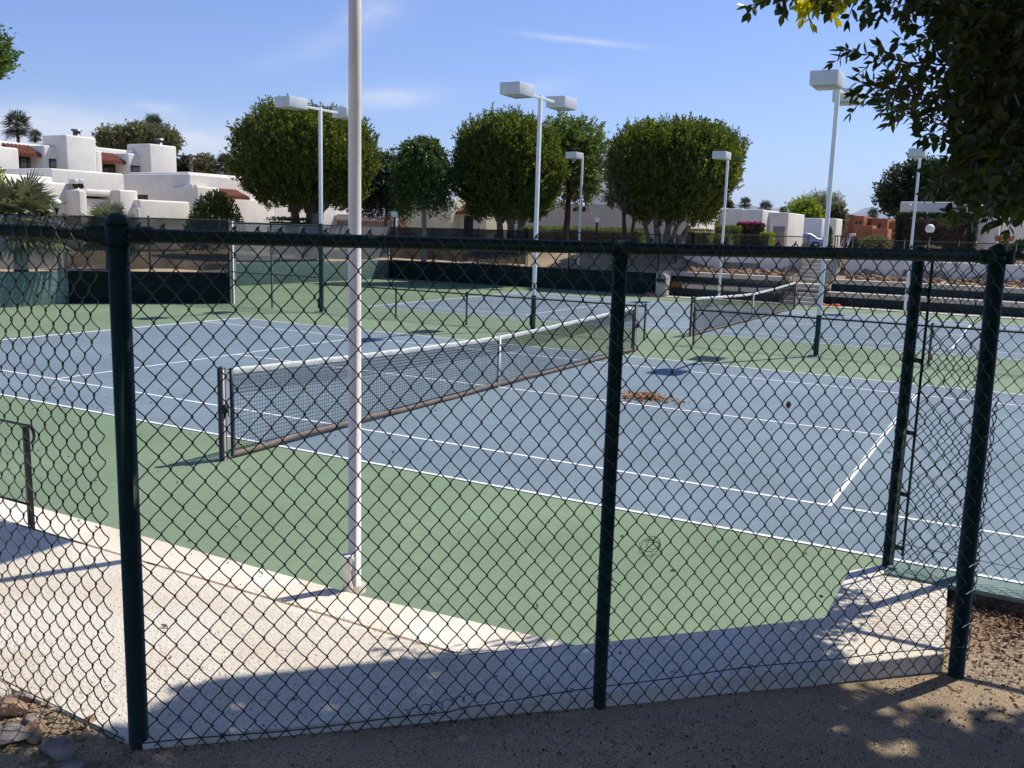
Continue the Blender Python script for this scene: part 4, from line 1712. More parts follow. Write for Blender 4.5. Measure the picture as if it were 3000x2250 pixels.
# wall with afternoon light under the big tree
mb = MB()
Facade('x', -36.0).box(mb, 566, 800, 425, 1.2, 2)
o = mb.build('garden_wall', WS, bevel=.1)
tag(o, 'white stucco wall glimpsed below the crown of the big round tree', 'wall')
mb = MB()
Facade('y', 44.0).box(mb, 712, 848, 464, 1.2, .4)
o = mb.build('garden_wall', mat('brown_wall', (.24, .20, .18), .9, .15, 3), bevel=.03)
tag(o, 'brown garden wall behind the fence between big round tree and weeping trees', 'wall')
mb = MB()
Facade('y', 43.7).box(mb, 712, 848, 466, 1.2, .12, 0, 477)
tag(mb.build('wall_coping', mat('mauve_fascia', (.52, .47, .47), .8, .1, 3)), 'pale mauve fascia board along the brown garden wall', 'fascia')

# centre houses behind the trees
f = house('yellow_house', at_az(930, 470, 58)*[1, 1, 0]+[0, 0, 1.5], 'pale yellow stucco house in shade behind the weeping trees with red tile eave')
C0 = Facade('y', 50.0)


def cbox(fac, u0_, u1_, v0_, depth, m, name='wall', v1_=None, bev=.08, z0=1.4, proud=0.):
    mb = MB()
    fac.box(mb, u0_, u1_, v0_, z0, depth, proud, v1_)
    return mb.build(name, m, f, bevel=bev)


cbox(C0, 860, 975, 427, 5, MT['tan_stucco'])
cbox(Facade('y', 51.0), 968, 1050, 452, 5, MT['tan_stucco'])
awning(Facade('y', 50.6), 972, 1012, 447, 460, .9, f)
mb = MB()
Facade('y', 50.98).box(mb, 1003, 1022, 466, 1.4, .1, .02)
mb.build('door', MT['frame'], f)
f = house('white_house', at_az(1300, 470, 62)*[1, 1, 0]+[0, 0, 1.7], 'white house in shade between the round ficus trees with tall square slab behind')
D0 = Facade('y', 52.0)
GS = mat('shaded_white_stucco', (.50, .475, .40), .9, .08, 1.0, .3, 25)  # white stucco with the trees' shade put into the colour
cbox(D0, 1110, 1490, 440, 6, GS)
cbox(Facade('y', 54.0), 1279, 1345, 421, 3, WS)
cbox(Facade('y', 60.0), 1262, 1325, 371, 4, WS, 'chimney')
cbox(Facade('x', onY(1490, 450, 52.0)[0]), 1491, 1545, 447, 6, WS)
q = D0.pt(1258, 447)
mb = MB()
mb.box((q[0]-.16, 51.75, q[2]-.15), (q[0]+.16, 52.0, q[2]+.28))
o = mb.build('wall_lamp', MT['white'], f)
mb = MB()
for s_ in (-.3, .25):
    mb.tube([(q[0]+s_, 51.75, q[2]-.1), (q[0]+s_*1.4, 51.5, q[2]-.25)], .13, 8)
mb.build('lamp_shade', MT['blackm'], o)

# right row of white houses


def x4(x):
    return 1474.7+x*.3333


def y4(y):
    return 294.9+y*.3333


f = house('white_house', at_az(1560, 480, 80)*[1, 1, 0]+[0, 0, 1.8], 'row of white flat-roofed house blocks behind the clipped hedges and parked car')
E0 = Facade('y', 70.0)
cbox(E0, x4(10), x4(208), y4(453), 5, WS)
cbox(Facade('y', 71.5), x4(203), x4(388), y4(466), 5, WS)
cbox(Facade('y', 69.0), x4(383), x4(520), y4(472), 6, WS)
cbox(Facade('y', 71.0), x4(512), x4(580), y4(488), 6, WS)
cbox(Facade('y', 68.0), x4(573), x4(688), y4(492), 6, WS)
cbox(Facade('x', E0.pt(x4(205), y4(470))[0]+.1), x4(205), x4(250), y4(470), 6, WS)
mb = MB()
Facade('y', 67.98).box(mb, x4(588), x4(664), y4(582), 1.7, .1, .0)
mb.build('garage_door', mat('tan_door', (.36, .30, .22), .8, .1, 3), f)
mb = MB()
q = Facade('y', 71.0).pt(x4(537), y4(508))
mb.tube([(q[0], 70.95, q[2]), (q[0], 70.7, q[2]-.1)], .14, 8)
mb.build('wall_lamp', MT['blackm'], f)
mb = MB()
E1 = Facade('y', 84.0)
E1.box(mb, x4(682), x4(905), y4(528), 1.6, 3)
mb2 = mb
o = mb.build('white_house', WS, bevel=.1)
tag(o, 'low white house wall behind the lime green bushy tree', 'house')
mb = MB()
Facade('y', 76.0).box(mb, x4(927), x4(998), y4(530), 1.6, 3)
o = mb.build('white_house', WS, bevel=.1)
tag(o, 'narrow white house block left of the orange adobe house', 'house')

f = house('adobe_house', at_az(1870, 490, 140)*[1, 1, 0]+[0, 0, 2], 'orange adobe house with stepped flat roofs in the distance')
AD = MT['adobe']
A0_ = Facade('y', 132.0)
cbox(A0_, x4(1035), x4(1112), y4(506), 8, AD)
cbox(Facade('y', 130.5), x4(1108), x4(1176), y4(514), 8, AD)
cbox(Facade('y', 134.0), x4(1170), x4(1232), y4(528), 8, AD)
cbox(Facade('y', 131.0), x4(1226), x4(1330), y4(530), 8, AD)
cbox(Facade('y', 133.0), x4(1325), x4(1400), y4(550), 8, AD)
cbox(Facade('y', 126.0), x4(1110), x4(1230), y4(575), 4, AD)
cbox(Facade('y', 124.5), x4(1228), x4(1330), y4(598), 4, AD)
for (ua, ub, va, vb, yy) in ((1120, 1132, 545, 568, 130.47), (1145, 1158, 545, 568, 130.47), (1265, 1290, 565, 590, 130.97), (1050, 1060, 560, 610, 131.97)):
    mb = MB()
    Facade('y', yy).box(mb, x4(ua), x4(ub), y4(va), 2, .1, 0, y4(vb))
    mb.build('window', MT['glass'], f)

f = house('white_house', at_az(2050, 480, 62)*[1, 1, 0]+[0, 0, 1.8], 'white flat-roofed house at the right edge behind the ivy-covered wall')
R0 = Facade('y', 55.0)
cbox(R0, x4(1412), x4(1910), y4(424), 6, WS)
cbox(Facade('y', 53.0), x4(1888), x4(2066), y4(489), 7, WS)
cbox(Facade('y', 54.5), x4(2060), x4(2400), y4(568), 6, WS)
cbox(Facade('y', 57.0), x4(2060), x4(2400), y4(470), 3, WS)
q = R0.pt(x4(1472), y4(462))
mb = MB()
mb.box((q[0]-.1, 54.7, q[2]-.1), (q[0]+.1, 55, q[2]+.22))
mb.tube([(q[0], 54.75, q[2]-.05), (q[0]+.1, 54.5, q[2]-.15)], .1, 8)
mb.build('wall_lamp', MT['globe'], f)


# ------------------------------------------------------------------ hedges and shrubs
def hedge(fac, u0_, u1_, v0_, zb, depth, label, m, n=2600, lsz=.11, name='hedge', cat='hedge', top=None, ell=False):
    a, b = fac.pt(u0_, v0_), fac.pt(u1_, v0_)
    zt_ = fac.pt((u0_+u1_)/2, v0_)[2]
    if fac.a == 'y':
        x0, x1 = sorted((a[0], b[0]))
        y0, y1 = fac.val, fac.val+depth
    else:
        y0, y1 = sorted((a[1], b[1]))
        x0, x1 = fac.val-depth, fac.val
    c = np.array([(x0+x1)/2, (y0+y1)/2, (zb+zt_)/2])
    h = np.array([(x1-x0)/2, (y1-y0)/2, (zt_-zb)/2])
    f = thing(name, (c[0], c[1], zb), label, cat)
    p = rng.uniform(-1, 1, (n, 3))
    if ell:
        p = rdir(n)
        p[:, 2] = np.abs(p[:, 2])*2-1
        p *= (rng.uniform(.25, 1, n)**.6)[:, None]
    else:
        ax_ = rng.integers(0, 3, n)
        sg = rng.choice([-1, 1], n)
        p[np.arange(n), ax_] = sg*rng.uniform(.86, 1.03, n)
        bad = (ax_ == 2) & (sg < 0)
        p[bad, 2] *= -1
    base = c+p*h
    d = p*np.array([.4, .4, .6])+rng.normal(0, .6, (n, 3))+np.array([0, 0, .3])
    sz = lsz*rng.uniform(.7, 1.4, n)
    v, fa = leaves(base, d, rdir(n)+np.array([0, 0, .5]), sz, sz*.6)
    mb = MB()
    mb.add(v, fa)
    if top is not None:
        o = mb.build('foliage', MT[m], f)
        k = n//3
        b2 = c+np.stack([rng.uniform(-1, 1, k), rng.uniform(-1, 1, k), rng.uniform(.8, 1.12, k)], 1)*h
        v, fa = leaves(b2, rdir(k)+np.array([0, 0, .5]), rdir(k), sz[:k], sz[:k]*.7)
        mb = MB()
        mb.add(v, fa)
        mb.build('flowers', MT[top], f)
    else:
        mb.build('foliage', MT[m], f)
    if ell:
        return f
    mb = MB()
    mb.box(c-h*[.86, .86, 1], c+h*[.86, .86, .82])
    mb.build('branches', MT['rbark'], f)
    return f


hedge(Facade('y', 43.0), 1117, 1212, 491, 1.8, 1.0, 'long clipped low hedge left of the red-brown trunk below the ficus pair', 'leaf_c', 4200, .10)
hedge(Facade('y', 43.2), 1216, 1388, 494, 1.8, 1.0, 'long clipped low hedge between the red-brown trunk and the white-trunked ficus', 'leaf_c', 5200, .10)
hedge(Facade('y', 43.5), 1480, 1530, 497, 1.8, 1.0, 'short low hedge right of the white-trunked ficus', 'leaf_c', 1800, .10)
hedge(Facade('y', 63.0), x4(22), x4(200), y4(550), 1.8, 1.5, 'square clipped hedge in front of the leftmost white house block', 'leaf_a', 3600, .14)
hedge(Facade('y', 61.5), x4(203), x4(366), y4(584), 1.8, 1.5, 'lower rounded hedge right of the square clipped hedge', 'leaf_c', 3000, .14)
hedge(Facade('y', 62.5), x4(352), x4(502), y4(568), 1.8, 1.5, 'dark clipped hedge topped with magenta bougainvillea', 'leaf_d', 3200, .14, top='leaf_r')
hedge(Facade('y', 62.0), x4(505), x4(572), y4(628), 1.8, 1.2, 'bright lime clipped shrub left of the garage door', 'leaf_y', 1500, .13)
hedge(Facade('y', 47.5), x4(140), x4(300), y4(640), 1.8, 1.0, 'dull green shrub behind the fence below the rounded hedge', 'leaf_a', 1700, .11)
hedge(Facade('y', 51.0), x4(1392), x4(1902), y4(506), 1.8, 1.2, 'dark ivy-covered wall behind the globe lamp at right', 'leaf_d', 11000, .13, 'ivy_wall', 'hedge')
hedge(Facade('y', 41.0), x4(1425), x4(1765), y4(708), 1.8, 2.2, 'low rounded clipped shrub with pale top above the right seating', 'leaf_g', 3800, .09, 'shrub', 'shrub', ell=True)
hedge(Facade('y', 49.5), x4(2030), x4(2140), y4(662), 1.8, 1.5, 'shrub with orange flowers before the right white house', 'leaf_a', 1300, .12, 'flowering_shrub', 'shrub', 'leaf_o', True)
hedge(Facade('y', 44.0), x4(2090), x4(2320), y4(668), 1.8, 1.8, 'dark shrub at the right edge beside the orange flowers', 'leaf_d', 2400, .12, 'shrub', 'shrub', None, True)
hedge(Facade('y', 40.0), x4(1905), x4(1965), y4(728), 1.8, .8, 'small orange flowering plant beside the domed right post', 'leaf_o', 500, .09, 'flowering_shrub', 'shrub', None, True)
hedge(Facade('y', 60.0), x4(1090), x4(1390), y4(640), 1.8, 2, 'dull olive ground shrubs before the orange adobe house', 'leaf_g', 3200, .13, 'shrub', 'shrub', None, True)
hedge(Facade('y', 58.0), x4(1050), x4(1150), y4(658), 1.8, 1.5, 'dark green clipped shrub at the head of the stairs', 'leaf_d', 1200, .13, 'shrub', 'shrub', None, True)
hedge(Facade('y', 72.0), x4(905), x4(965), y4(575), 1.8, 2, 'dark leafy bush against the narrow white block', 'leaf_d', 900, .16, 'shrub', 'shrub', None, True)
hedge(Facade('x', -27.0), 440, 562, 412, 1.2, 2.5, 'dark green spreading shrub below the red tile eave', 'leaf_a', 6500, .14, 'shrub', 'shrub', None, True)
hedge(Facade('x', -30.0), -25, 46, 336, 1.2, 2.0, 'lime green bush top at the left edge below the tile awning', 'leaf_y', 2200, .14, 'shrub', 'shrub', None, True)
hedge(Facade('y', 42.0), 847, 872, 464, 1.8, 1.0, 'orange-brown bush beside the globe lamp near the weeping trees', 'leaf_o', 700, .10, 'flowering_shrub', 'shrub', None, True)
hedge(Facade('x', -24.5), 612, 690, 473, 1.2, 1.2, 'low hedge strip at the foot of the big round tree', 'leaf_c', 1800, .10)


# ------------------------------------------------------------------ globe lamps, utility pole, small things
def globe_lamp(u, v, D, r, label, zb=1.8):
    q = at_az(u, v, D)
    f = thing('globe_lamp', (q[0], q[1], zb), label, 'lamp', 'globe lamps')
    mb = MB()
    mb.tube([(q[0], q[1], zb), (q[0], q[1], q[2]-r*.8)], .05, 10)
    mb.build('post', MT['blackm'], f, True)
    mb = MB()
    mb.sphere(q, r, 18, 12)
    mb.build('globe', MT['globe'], f, True)
    mb = MB()
    mb.tube([(q[0], q[1], q[2]-r*1.05), (q[0], q[1], q[2]-r*.85)], r*.5, 12)
    mb.build('collar', MT['blackm'], f, True)


globe_lamp(2009, 494, 46, .20, 'white globe lamp before the ivy wall at right')
globe_lamp(1290, 475, 44, .14, 'white globe lamp on a black post above the long hedge')
globe_lamp(122, 440, 33, .16, 'white globe lamp on a post right of the large fan palm', 1.0)
globe_lamp(852, 463, 45, .17, 'white globe lamp above the orange-brown bush', 1.8)
q = at_az(412, 350, 98)
f = thing('utility_pole', (q[0], q[1], 1.8), 'dark wooden utility pole with two crossarms beyond the white houses', 'utility pole')
mb = MB()
top = at_az(414, 333, 98)[2]
mb.tube([(q[0], q[1], 1.8), (q[0], q[1], top)], .17, 8)
mb.build('pole', MT['wood'], f, True)
for dz, hw in ((.1, 1.45), (.75, 1.1)):
    mb = MB()
    mb.obox((q[0], q[1], top-dz-.1), RT*[1, 1, 0]*hw, UP*0+[.06, .06, 0], (0, 0, .08))
    for s_ in (-.9, -.5, .5, .9):
        e = np.array([q[0], q[1], top-dz])+RT*[1, 1, 0]*hw*s_
        mb.tube([e, e+[0, 0, .22]], .07, 6)
    mb.build('crossarm', MT['wood'], f)
# leaning white pipe and green rail at the head of the stairs
a, b = onY(x4(1058), y4(724), 37.6), onY(x4(1092), y4(640), 37.6)
mb = MB()
mb.tube([a, b], .045, 10)
mb.obox(b+np.array([.05, 0, .03]), (.14, 0, 0), (0, .07, 0), (0, 0, .06))
tag(mb.build('leaning_pipe', MT['white'], None, True), 'leaning white pipe at the head of the stairs', 'pipe')
f = thing('gate', (.1, 37.0, 1.85), 'dark green metal gate frame at the head of the stairs', 'gate')
mb = MB()
for u in (985, 1000, 1020, 1040, 1060):
    q = onY(x4(u), y4(720), 37.0)
    mb.tube([(q[0], 37.0, 1.8), (q[0], 37.0, 2.95)], .03, 6)
q0_, q1_ = onY(x4(985), y4(650), 37.0), onY(x4(1060), y4(652), 37.0)
mb.tube([(q0_[0], 37, 2.93), (q1_[0], 37, 2.93)], .03, 6)
mb.tube([(q0_[0], 37, 2.0), (q1_[0], 37, 2.0)], .03, 6)
mb.build('gate_frame', MT['gpaint'], f, True)

# parked car
cq = onY(x4(757), y4(714), 82)
mb = MB()
mb.add([(cq[0]-14, 78, 1.88), (cq[0]+14, 78, 1.88), (cq[0]+14, 96, 1.88), (cq[0]-14, 96, 1.88)], [(0, 1, 2, 3)])
tag(mb.build('driveway', MT['asphalt']), kind='structure')
CARZ = cq[2]
f = thing('parked_car', (cq[0], 82, 1.885), 'silver-blue sedan parked beyond the fence at right', 'car', rz=math.radians(196))
prof = [(-2.25, .35), (-2.28, .62), (-2.15, .86), (-1.55, .95), (-.95, 1.36), (-.3, 1.45), (.35, 1.42), (1.15, .98), (1.95, .84), (2.25, .66), (2.27, .38), (1.9, .22), (-1.9, .22)]
mb = MB()
n = len(prof)
vv = []
for (yy, sc_) in ((-.86, .9), (-.80, 1), (.80, 1), (.86, .9)):
    for (x, z) in prof:
        inset = .16 if z > 1.0 else 0
        vv.append((x*(1 if sc_ == 1 else .985), yy-math.copysign(inset, yy), z if sc_ == 1 else .25+(z-.25)*.93))
fa = [(j*n+i, j*n+(i+1) % n, (j+1)*n+(i+1) % n, (j+1)*n+i) for j in range(3) for i in range(n)]
mb.add(vv, fa)
b_ = mb.n-len(vv)
mb.f.append(np.array([[b_+i for i in range(n)][::-1]]))
mb.f.append(np.array([[b_+3*n+i for i in range(n)]]))
mb.mi += [np.array([0]), np.array([0])]
body = mb.build('body', MT['car'], None, True)
body.parent = f
for s_ in (-1, 1):
    mb = MB()
    y = s_*.715
    mb.add([(-1.45, y, .98), (-.9, y*.97, 1.31), (-.05, y*.96, 1.38), (-.05, y, .98)], [(0, 1, 2, 3)])
    mb.add([(.03, y, .98), (.03, y*.96, 1.38), (.38, y*.96, 1.36), (1.0, y, 1.0)], [(0, 1, 2, 3)])
    q = mb.build('side_window', MT['glass'])
    q.parent = f
    q.location.y = s_*.01
for (xs, nm) in (((1.12, 1.0, .42, 1.40), 'windscreen'), ((-1.5, .98, -.98, 1.33), 'rear_window')):
    mb = MB()
    x0, z0, x1, z1 = xs
    e = .02 if x0 > 0 else -.02
    mb.add([(x0+e, -.62, z0+.02), (x0+e, .62, z0+.02), (x1+e, .55, z1+.02), (x1+e, -.55, z1+.02)], [(0, 1, 2, 3)])
    q = mb.build(nm, MT['glass'])
    q.parent = f
for x in (-1.4, 1.4):
    for s_ in (-1, 1):
        mb = MB()
        a = np.linspace(0, 2*math.pi, 25)
        mb.tube([(x, s_*.70, .33), (x, s_*.875, .33)], .33, 20)
        wq = mb.build('wheel', MT['tyre'], None, True)
        wq.parent = f
        mb = MB()
        mb.tube([(x, s_*.87, .33), (x, s_*.885, .33)], .2, 14)
        rq = mb.build('rim', MT['rim'], None, True)
        rq.parent = wq
for x, m_, nm in ((2.2, 'lens', 'headlight'), (-2.24, 'orange', 'tail_light')):
    for s_ in (-1, 1):
        mb = MB()
        mb.box((x-.03, s_*.6-.16, .6), (x+.05, s_*.6+.16, .74))
        q = mb.build(nm, MT[m_], None, bevel=.02)
        q.parent = f

# distant mountains
for (D, amp, seed_, lab) in ((26000, 1, 3, ''),):
    mb = MB()
    n = 160
    v = []
    for i in range(n):
        u = -300+i*(2800/(n-1))
        base = at_az(u, 480, D)
        hh = 560+250*noise.noise(Vector((u*.006, seed_, 0)))+150*noise.noise(Vector((u*.021, seed_, 2)))+60*noise.noise(Vector((u*.08, 1, 5)))
        hh += 300*math.exp(-((u-1640)/110)**2)+280*math.exp(-((u-1880)/80)**2)
        d = (base-CAM)[:2]/D
        for j, (k, hz_) in enumerate(((0, -60), (500, .45), (1100, 1.0), (2600, .3), (4200, -60))):
            v.append((base[0]+d[0]*k, base[1]+d[1]*k, (hz_ if hz_ < 0 else hh*hz_*(1+.1*noise.noise(Vector((u*.05, j*3.3, 7)))))))
    fa = [(i*5+j, i*5+5+j, i*5+6+j, i*5+j+1) for i in range(n-1) for j in range(4)]
    mb.add(v, fa)
    tag(mb.build('hills', MT['hill'], smooth=True), kind='structure')

# ------------------------------------------------------------------ overhanging ficus in the foreground
ft = thing('overhanging_ficus', (11.6, -4.6, .9), 'overhanging dark ficus whose leafy branches fill the upper right corner', 'tree')
wood = MB()
twigs = MB()
limb(wood, (11.6, -4.6, .7), (11.3, -4.8, 2.6), .26, .21, .05)
limb(wood, (11.3, -4.8, 2.5), (9.3, -4.0, 4.6), .17, .08, .08)
limb(wood, (11.3, -4.8, 2.5), (10.4, -6.6, 4.9), .16, .08, .08)
limb(wood, (9.3, -4.0, 4.6), (7.4, -4.6, 5.2), .08, .03, .08)
limb(wood, (9.3, -4.0, 4.6), (8.4, -2.6, 5.0), .07, .03, .08)
limb(wood, (10.4, -6.6, 4.9), (7.6, -6.4, 5.2), .08, .03, .06)
limb(wood, (9.6, -4.2, 4.3), (8.35, -4.25, 3.7), .06, .025, .06)
LP, LD, LU, LS, YM = [], [], [], [], []


def addleaf(p, d, sz, yel=False):
    LP.append(p)
    LD.append(d)
    LU.append(rdir(1)[0]*.7+np.array([0, 0, .7]))
    LS.append(sz)
    YM.append(yel)


def twig(pxs, dep, wr=.006, step=.016, yel=False, lsz=.062, side=True, d2=None):
    P = np.array([atD(u, v, dep+(0 if d2 is None else (d2-dep)*i/(len(pxs)-1))) for i, (u, v) in enumerate(pxs)])
    # resample
    seg = np.linalg.norm(np.diff(P, axis=0), axis=1)
    L = seg.sum()
    s_ = np.concatenate([[0], np.cumsum(seg)])
    n = max(4, int(L/step))
    q = np.linspace(0, L, n)
    R = np.stack([np.interp(q, s_, P[:, k]) for k in range(3)], 1)
    R += np.cumsum(rng.normal(0, .002, R.shape), 0)
    twigs.tube(R, np.linspace(wr, .0015, n), 6)
    for i in range(1, n):
        t = R[i]-R[i-1]
        t /= np.linalg.norm(t)
        for _ in range(1):
            sgn = 1 if i % 2 else -1
            sd = np.cross(t, fw)*sgn+rng.normal(0, .45, 3)
            d = t*.75+sd*.75+np.array([0, 0, -.22])
            addleaf(R[i], d, lsz*rng.uniform(.65, 1.2), yel if isinstance(yel, bool) else rng.random() < yel)
    addleaf(R[-1], t, lsz, bool(yel))
    return R, L


def bough(pxs, dep, nsub=7, sublen=90, **kw):
    """a leading shoot with side shoots, all carrying leaves"""
    twig(pxs, dep, **kw)
    pts_ = np.array(pxs, float)
    seg = np.linalg.norm(np.diff(pts_, axis=0), axis=1)
    s_ = np.concatenate([[0], np.cumsum(seg)])
    for i in range(nsub):
        q = s_[-1]*(i+.3)/nsub
        b = np.array([np.interp(q, s_, pts_[:, 0]), np.interp(q, s_, pts_[:, 1])])
        j = min(len(seg)-1, np.searchsorted(s_, q, 'right')-1)
        t = (pts_[j+1]-pts_[j])/seg[j]
        a = math.radians(rng.uniform(18, 48))*(1 if i % 2 else -1)
        r = np.array([t[0]*math.cos(a)-t[1]*math.sin(a), t[0]*math.sin(a)+t[1]*math.cos(a)])
        l = sublen*rng.uniform(.5, 1.1)*(1-.45*q/s_[-1])
        twig([tuple(b), tuple(b+r*l*.5), tuple(b+r*l+np.array([0, 5]))], dep+rng.uniform(-.2, .3), wr=.003, **{k: v for k, v in kw.items() if k != 'wr'})


B_ = [
    ([(2110, 160), (2010, 140), (1930, 128), (1870, 118), (1815, 106)], 4.1, 9, 95),
    ([(2130, 175), (2030, 170), (1960, 165), (1905, 158)], 4.3, 8, 80),
    ([(2120, 225), (2040, 215), (1960, 200), (1900, 192), (1855, 178)], 4.0, 9, 90),
    ([(2120, 250), (2030, 240), (1960, 228), (1890, 214), (1850, 206)], 4.3, 9, 80),
    ([(2130, 290), (2060, 276), (2000, 258), (1945, 240), (1910, 228)], 4.1, 8, 65),
    ([(2140, 335), (2080, 322), (2040, 305), (2005, 285), (1985, 262)], 4.2, 8, 60),
    ([(2140, 360), (2100, 350), (2070, 340)], 4.4, 6, 45),
    ([(2110, 330), (2070, 360), (2035, 372), (2010, 400)], 4.0, 5, 50),
    ([(2150, 385), (2100, 395), (2060, 405), (2020, 402)], 4.3, 7, 60),
    ([(2160, 420), (2110, 430), (2070, 446), (2050, 462)], 4.3, 6, 50),
    ([(2190, 430), (2150, 450), (2120, 462), (2090, 472)], 4.1, 5, 45),
    ([(2225, 440), (2190, 462), (2165, 478)], 4.2, 4, 40),
    ([(2010, -40), (1960, -12), (1920, 10), (1885, 36)], 4.4, 6, 55),
    ([(2020, -20), (1975, 10), (1945, 30)], 4.3, 5, 45),
    ([(1930, -40), (1880, -14), (1840, 8), (1810, 22)], 4.5, 6, 50),
    ([(1850, -40), (1800, -18), (1760, -4)], 4.5, 5, 40),
    ([(1760, -40), (1710, -14), (1660, 2), (1614, 14)], 4.4, 5, 35),
    ([(1730, -34), (1700, -8), (1682, 18)], 4.5, 3, 28),
    ([(2060, -10), (2030, 40), (2000, 80), (1985, 96)], 4.3, 6, 60),
    ([(2110, 20), (2050, 60), (2010, 90)], 4.5, 7, 60),
]
for pxs, dep, ns_, sl_ in B_:
    bough(pxs, dep, ns_, sl_)
for pxs in ([(1800, -40), (1775, -8), (1752, 18), (1738, 40)], [(1830, -36), (1806, -4), (1792, 22)], [(1790, -36), (1758, 2), (1728, 14)]):
    bough(pxs, 4.5, 5, 34, yel=True)
# dense inner foliage towards the trunk
for poly, n, d0, d1 in (([(2030, 60), (2300, -80), (2300, 470), (2140, 450), (2090, 400), (2075, 330), (2060, 240), (2080, 180)], 5600, 3.8, 5.1),
                        ([(1890, -90), (2300, -90), (2300, 90), (2080, 80), (2000, 20)], 1700, 4.2, 5.1)):
    xs = [q[0] for q in poly]
    ysx = [q[1] for q in poly]
    k = 0
    while k < n:
        u, v = rng.uniform(min(xs), max(xs)), rng.uniform(min(ysx), max(ysx))
        if not inpoly(u, v, poly):
            continue
        k += 1
        d = -RT*.7+rng.normal(0, .6, 3)+np.array([0, 0, -.35])
        addleaf(atD(u, v, rng.uniform(d0, d1)), d, .07*rng.uniform(.7, 1.25))
# the crown overhead: clipped so that its edge throws the straight shadow across the platform
shade = [(5.30, -6.05), (6.39, -4.93), (6.72, -4.78), (6.98, -4.53), (7.18, -4.34), (7.38, -4.36), (7.46, -4.50), (7.60, -4.44), (7.74, -4.52), (7.94, -4.38), (8.14, -4.30), (8.6, -4.35), (9.5, -4.6), (10.8, -5.2), (10.8, -8.2), (3.6, -8.2), (4.7, -6.95), (5.12, -6.74), (5.30, -6.50), (5.40, -6.36)]
flecks = [(6.12, -6.36, .09, .025), (6.38, -6.36, .06, .02), (6.60, -4.93, .12, .045), (6.85, -4.60, .11, .05), (7.10, -4.52, .07, .05), (7.28, -4.5, .06, .04), (7.56, -4.78, .09, .025), (7.66, -4.60, .16, .045), (6.95, -5.5, .07, .02)]
k = 0
cnt = 0
while k < 42000:
    m = 4000
    sx, sy = rng.uniform(3.2, 10.5, m), rng.uniform(-8.2, -4.0, m)
    h = rng.uniform(3.5, 5.6, m)
    for a, b, hh in zip(sx, sy, h):
        if not inpoly(a, b, shade) or (a < 6.4 and b > -6.05 and not inpoly(a-.04, b+.04, shade)):
            continue
        edge = .0
        # ragged edges on the right-hand side, straight on the left
        if a > 6.5 and b > -5.1:
            nn = noise.noise(Vector((a*3.3, b*3.3, 1.)))+.6*noise.noise(Vector((a*8, b*8, 4.)))
            if nn > -.02+.72*(-4.40-b):
                continue
        if any(((a-fx)*.74+(b-fy)*.67)**2/rx_**2+((a-fx)*.67-(b-fy)*.74)**2/ry_**2 < 1 for fx, fy, rx_, ry_ in flecks):
            continue
        if b < -5.9 and a < 5.5 and noise.noise(Vector((a*5, b*5, 9.)))+.5*noise.noise(Vector((a*12, b*12, 9.))) > .22+.6*(a-5.3):
            continue
        p = np.array([a+OFF[0]*hh, b+OFF[1]*hh, K+hh])
        dd = p-CAM
        zf = dd@fw
        if zf > .2:   # stays above the picture except for the sprays modelled above
            vv_ = 1125-FPX*(dd@UP)/zf
            uu_ = 1500+FPX*(dd@RT)/zf
            if -120 < uu_ < 3080 and vv_ > -40:
                continue
        addleaf(p-.04*SUN, rng.normal(0, 1, 3)*np.array([1, 1, .35])+np.array([-.3, 0, -.1]), .098*rng.uniform(.8, 1.2))
        LU[-1] = SUN+rng.normal(0, .45, 3)
        k += 1
for i in range(9000):    # unseen leaves added above and behind the viewer to block skylight
    p = np.array([rng.uniform(3.2, 13), rng.uniform(-13, -6.0), K+rng.uniform(4.0, 6.8)])
    dd = p-CAM
    if dd@fw > 0 and 1125-FPX*(dd@UP)/(dd@fw) > -60:
        continue
    sh = p[:2]-OFF*(p[2]-K)
    if sh[0] < 5.4 and sh[1] > -8.0 or sh[1] > -6.6:
        continue
    addleaf(p, rng.normal(0, 1, 3), .17*rng.uniform(.8, 1.2))
for i in range(6000):   # unseen leaf row added to straighten the shadow edge
    s_ = rng.uniform(.02, 1)
    a, b = 5.36+(6.39-5.36)*s_, -5.99+(-4.93+5.99)*s_
    o_ = rng.uniform(.0, .12)
    a, b = a+.70*o_, b-.71*o_
    hh = rng.uniform(4.1, 5.6)
    p = np.array([a+OFF[0]*hh, b+OFF[1]*hh, K+hh])
    dd = p-CAM
    if 1125-FPX*(dd@UP)/(dd@fw) > -70:
        continue
    ed = np.array([.697, .717, 0])
    addleaf(p-.065*ed, ed+rng.normal(0, .12, 3), .065*rng.uniform(.8, 1.1))
    LU[-1] = SUN+rng.normal(0, .3, 3)
LP, LD, LU, LS, YM = np.array(LP), np.array(LD), np.array(LU), np.array(LS), np.array(YM)
mb = MB()
v, q_, t_ = leaves(LP, LD, LU, LS, LS*.54, 'leaf')
mb.v.append(v)
mb.n = len(v)
nl = len(LP)
yq = YM.astype(int)
mb.f += [q_, t_]
mb.mi += [np.tile(yq, 2), np.tile(yq, 4)]
mb.build('leaves', [MT['leaf_n'], MT['leaf_nlit']], ft, True)
wood.build('trunk', MT['rbark'], ft, True)
twigs.build('twigs', MT['rbark'], ft, True)['kind'] = 'stuff'

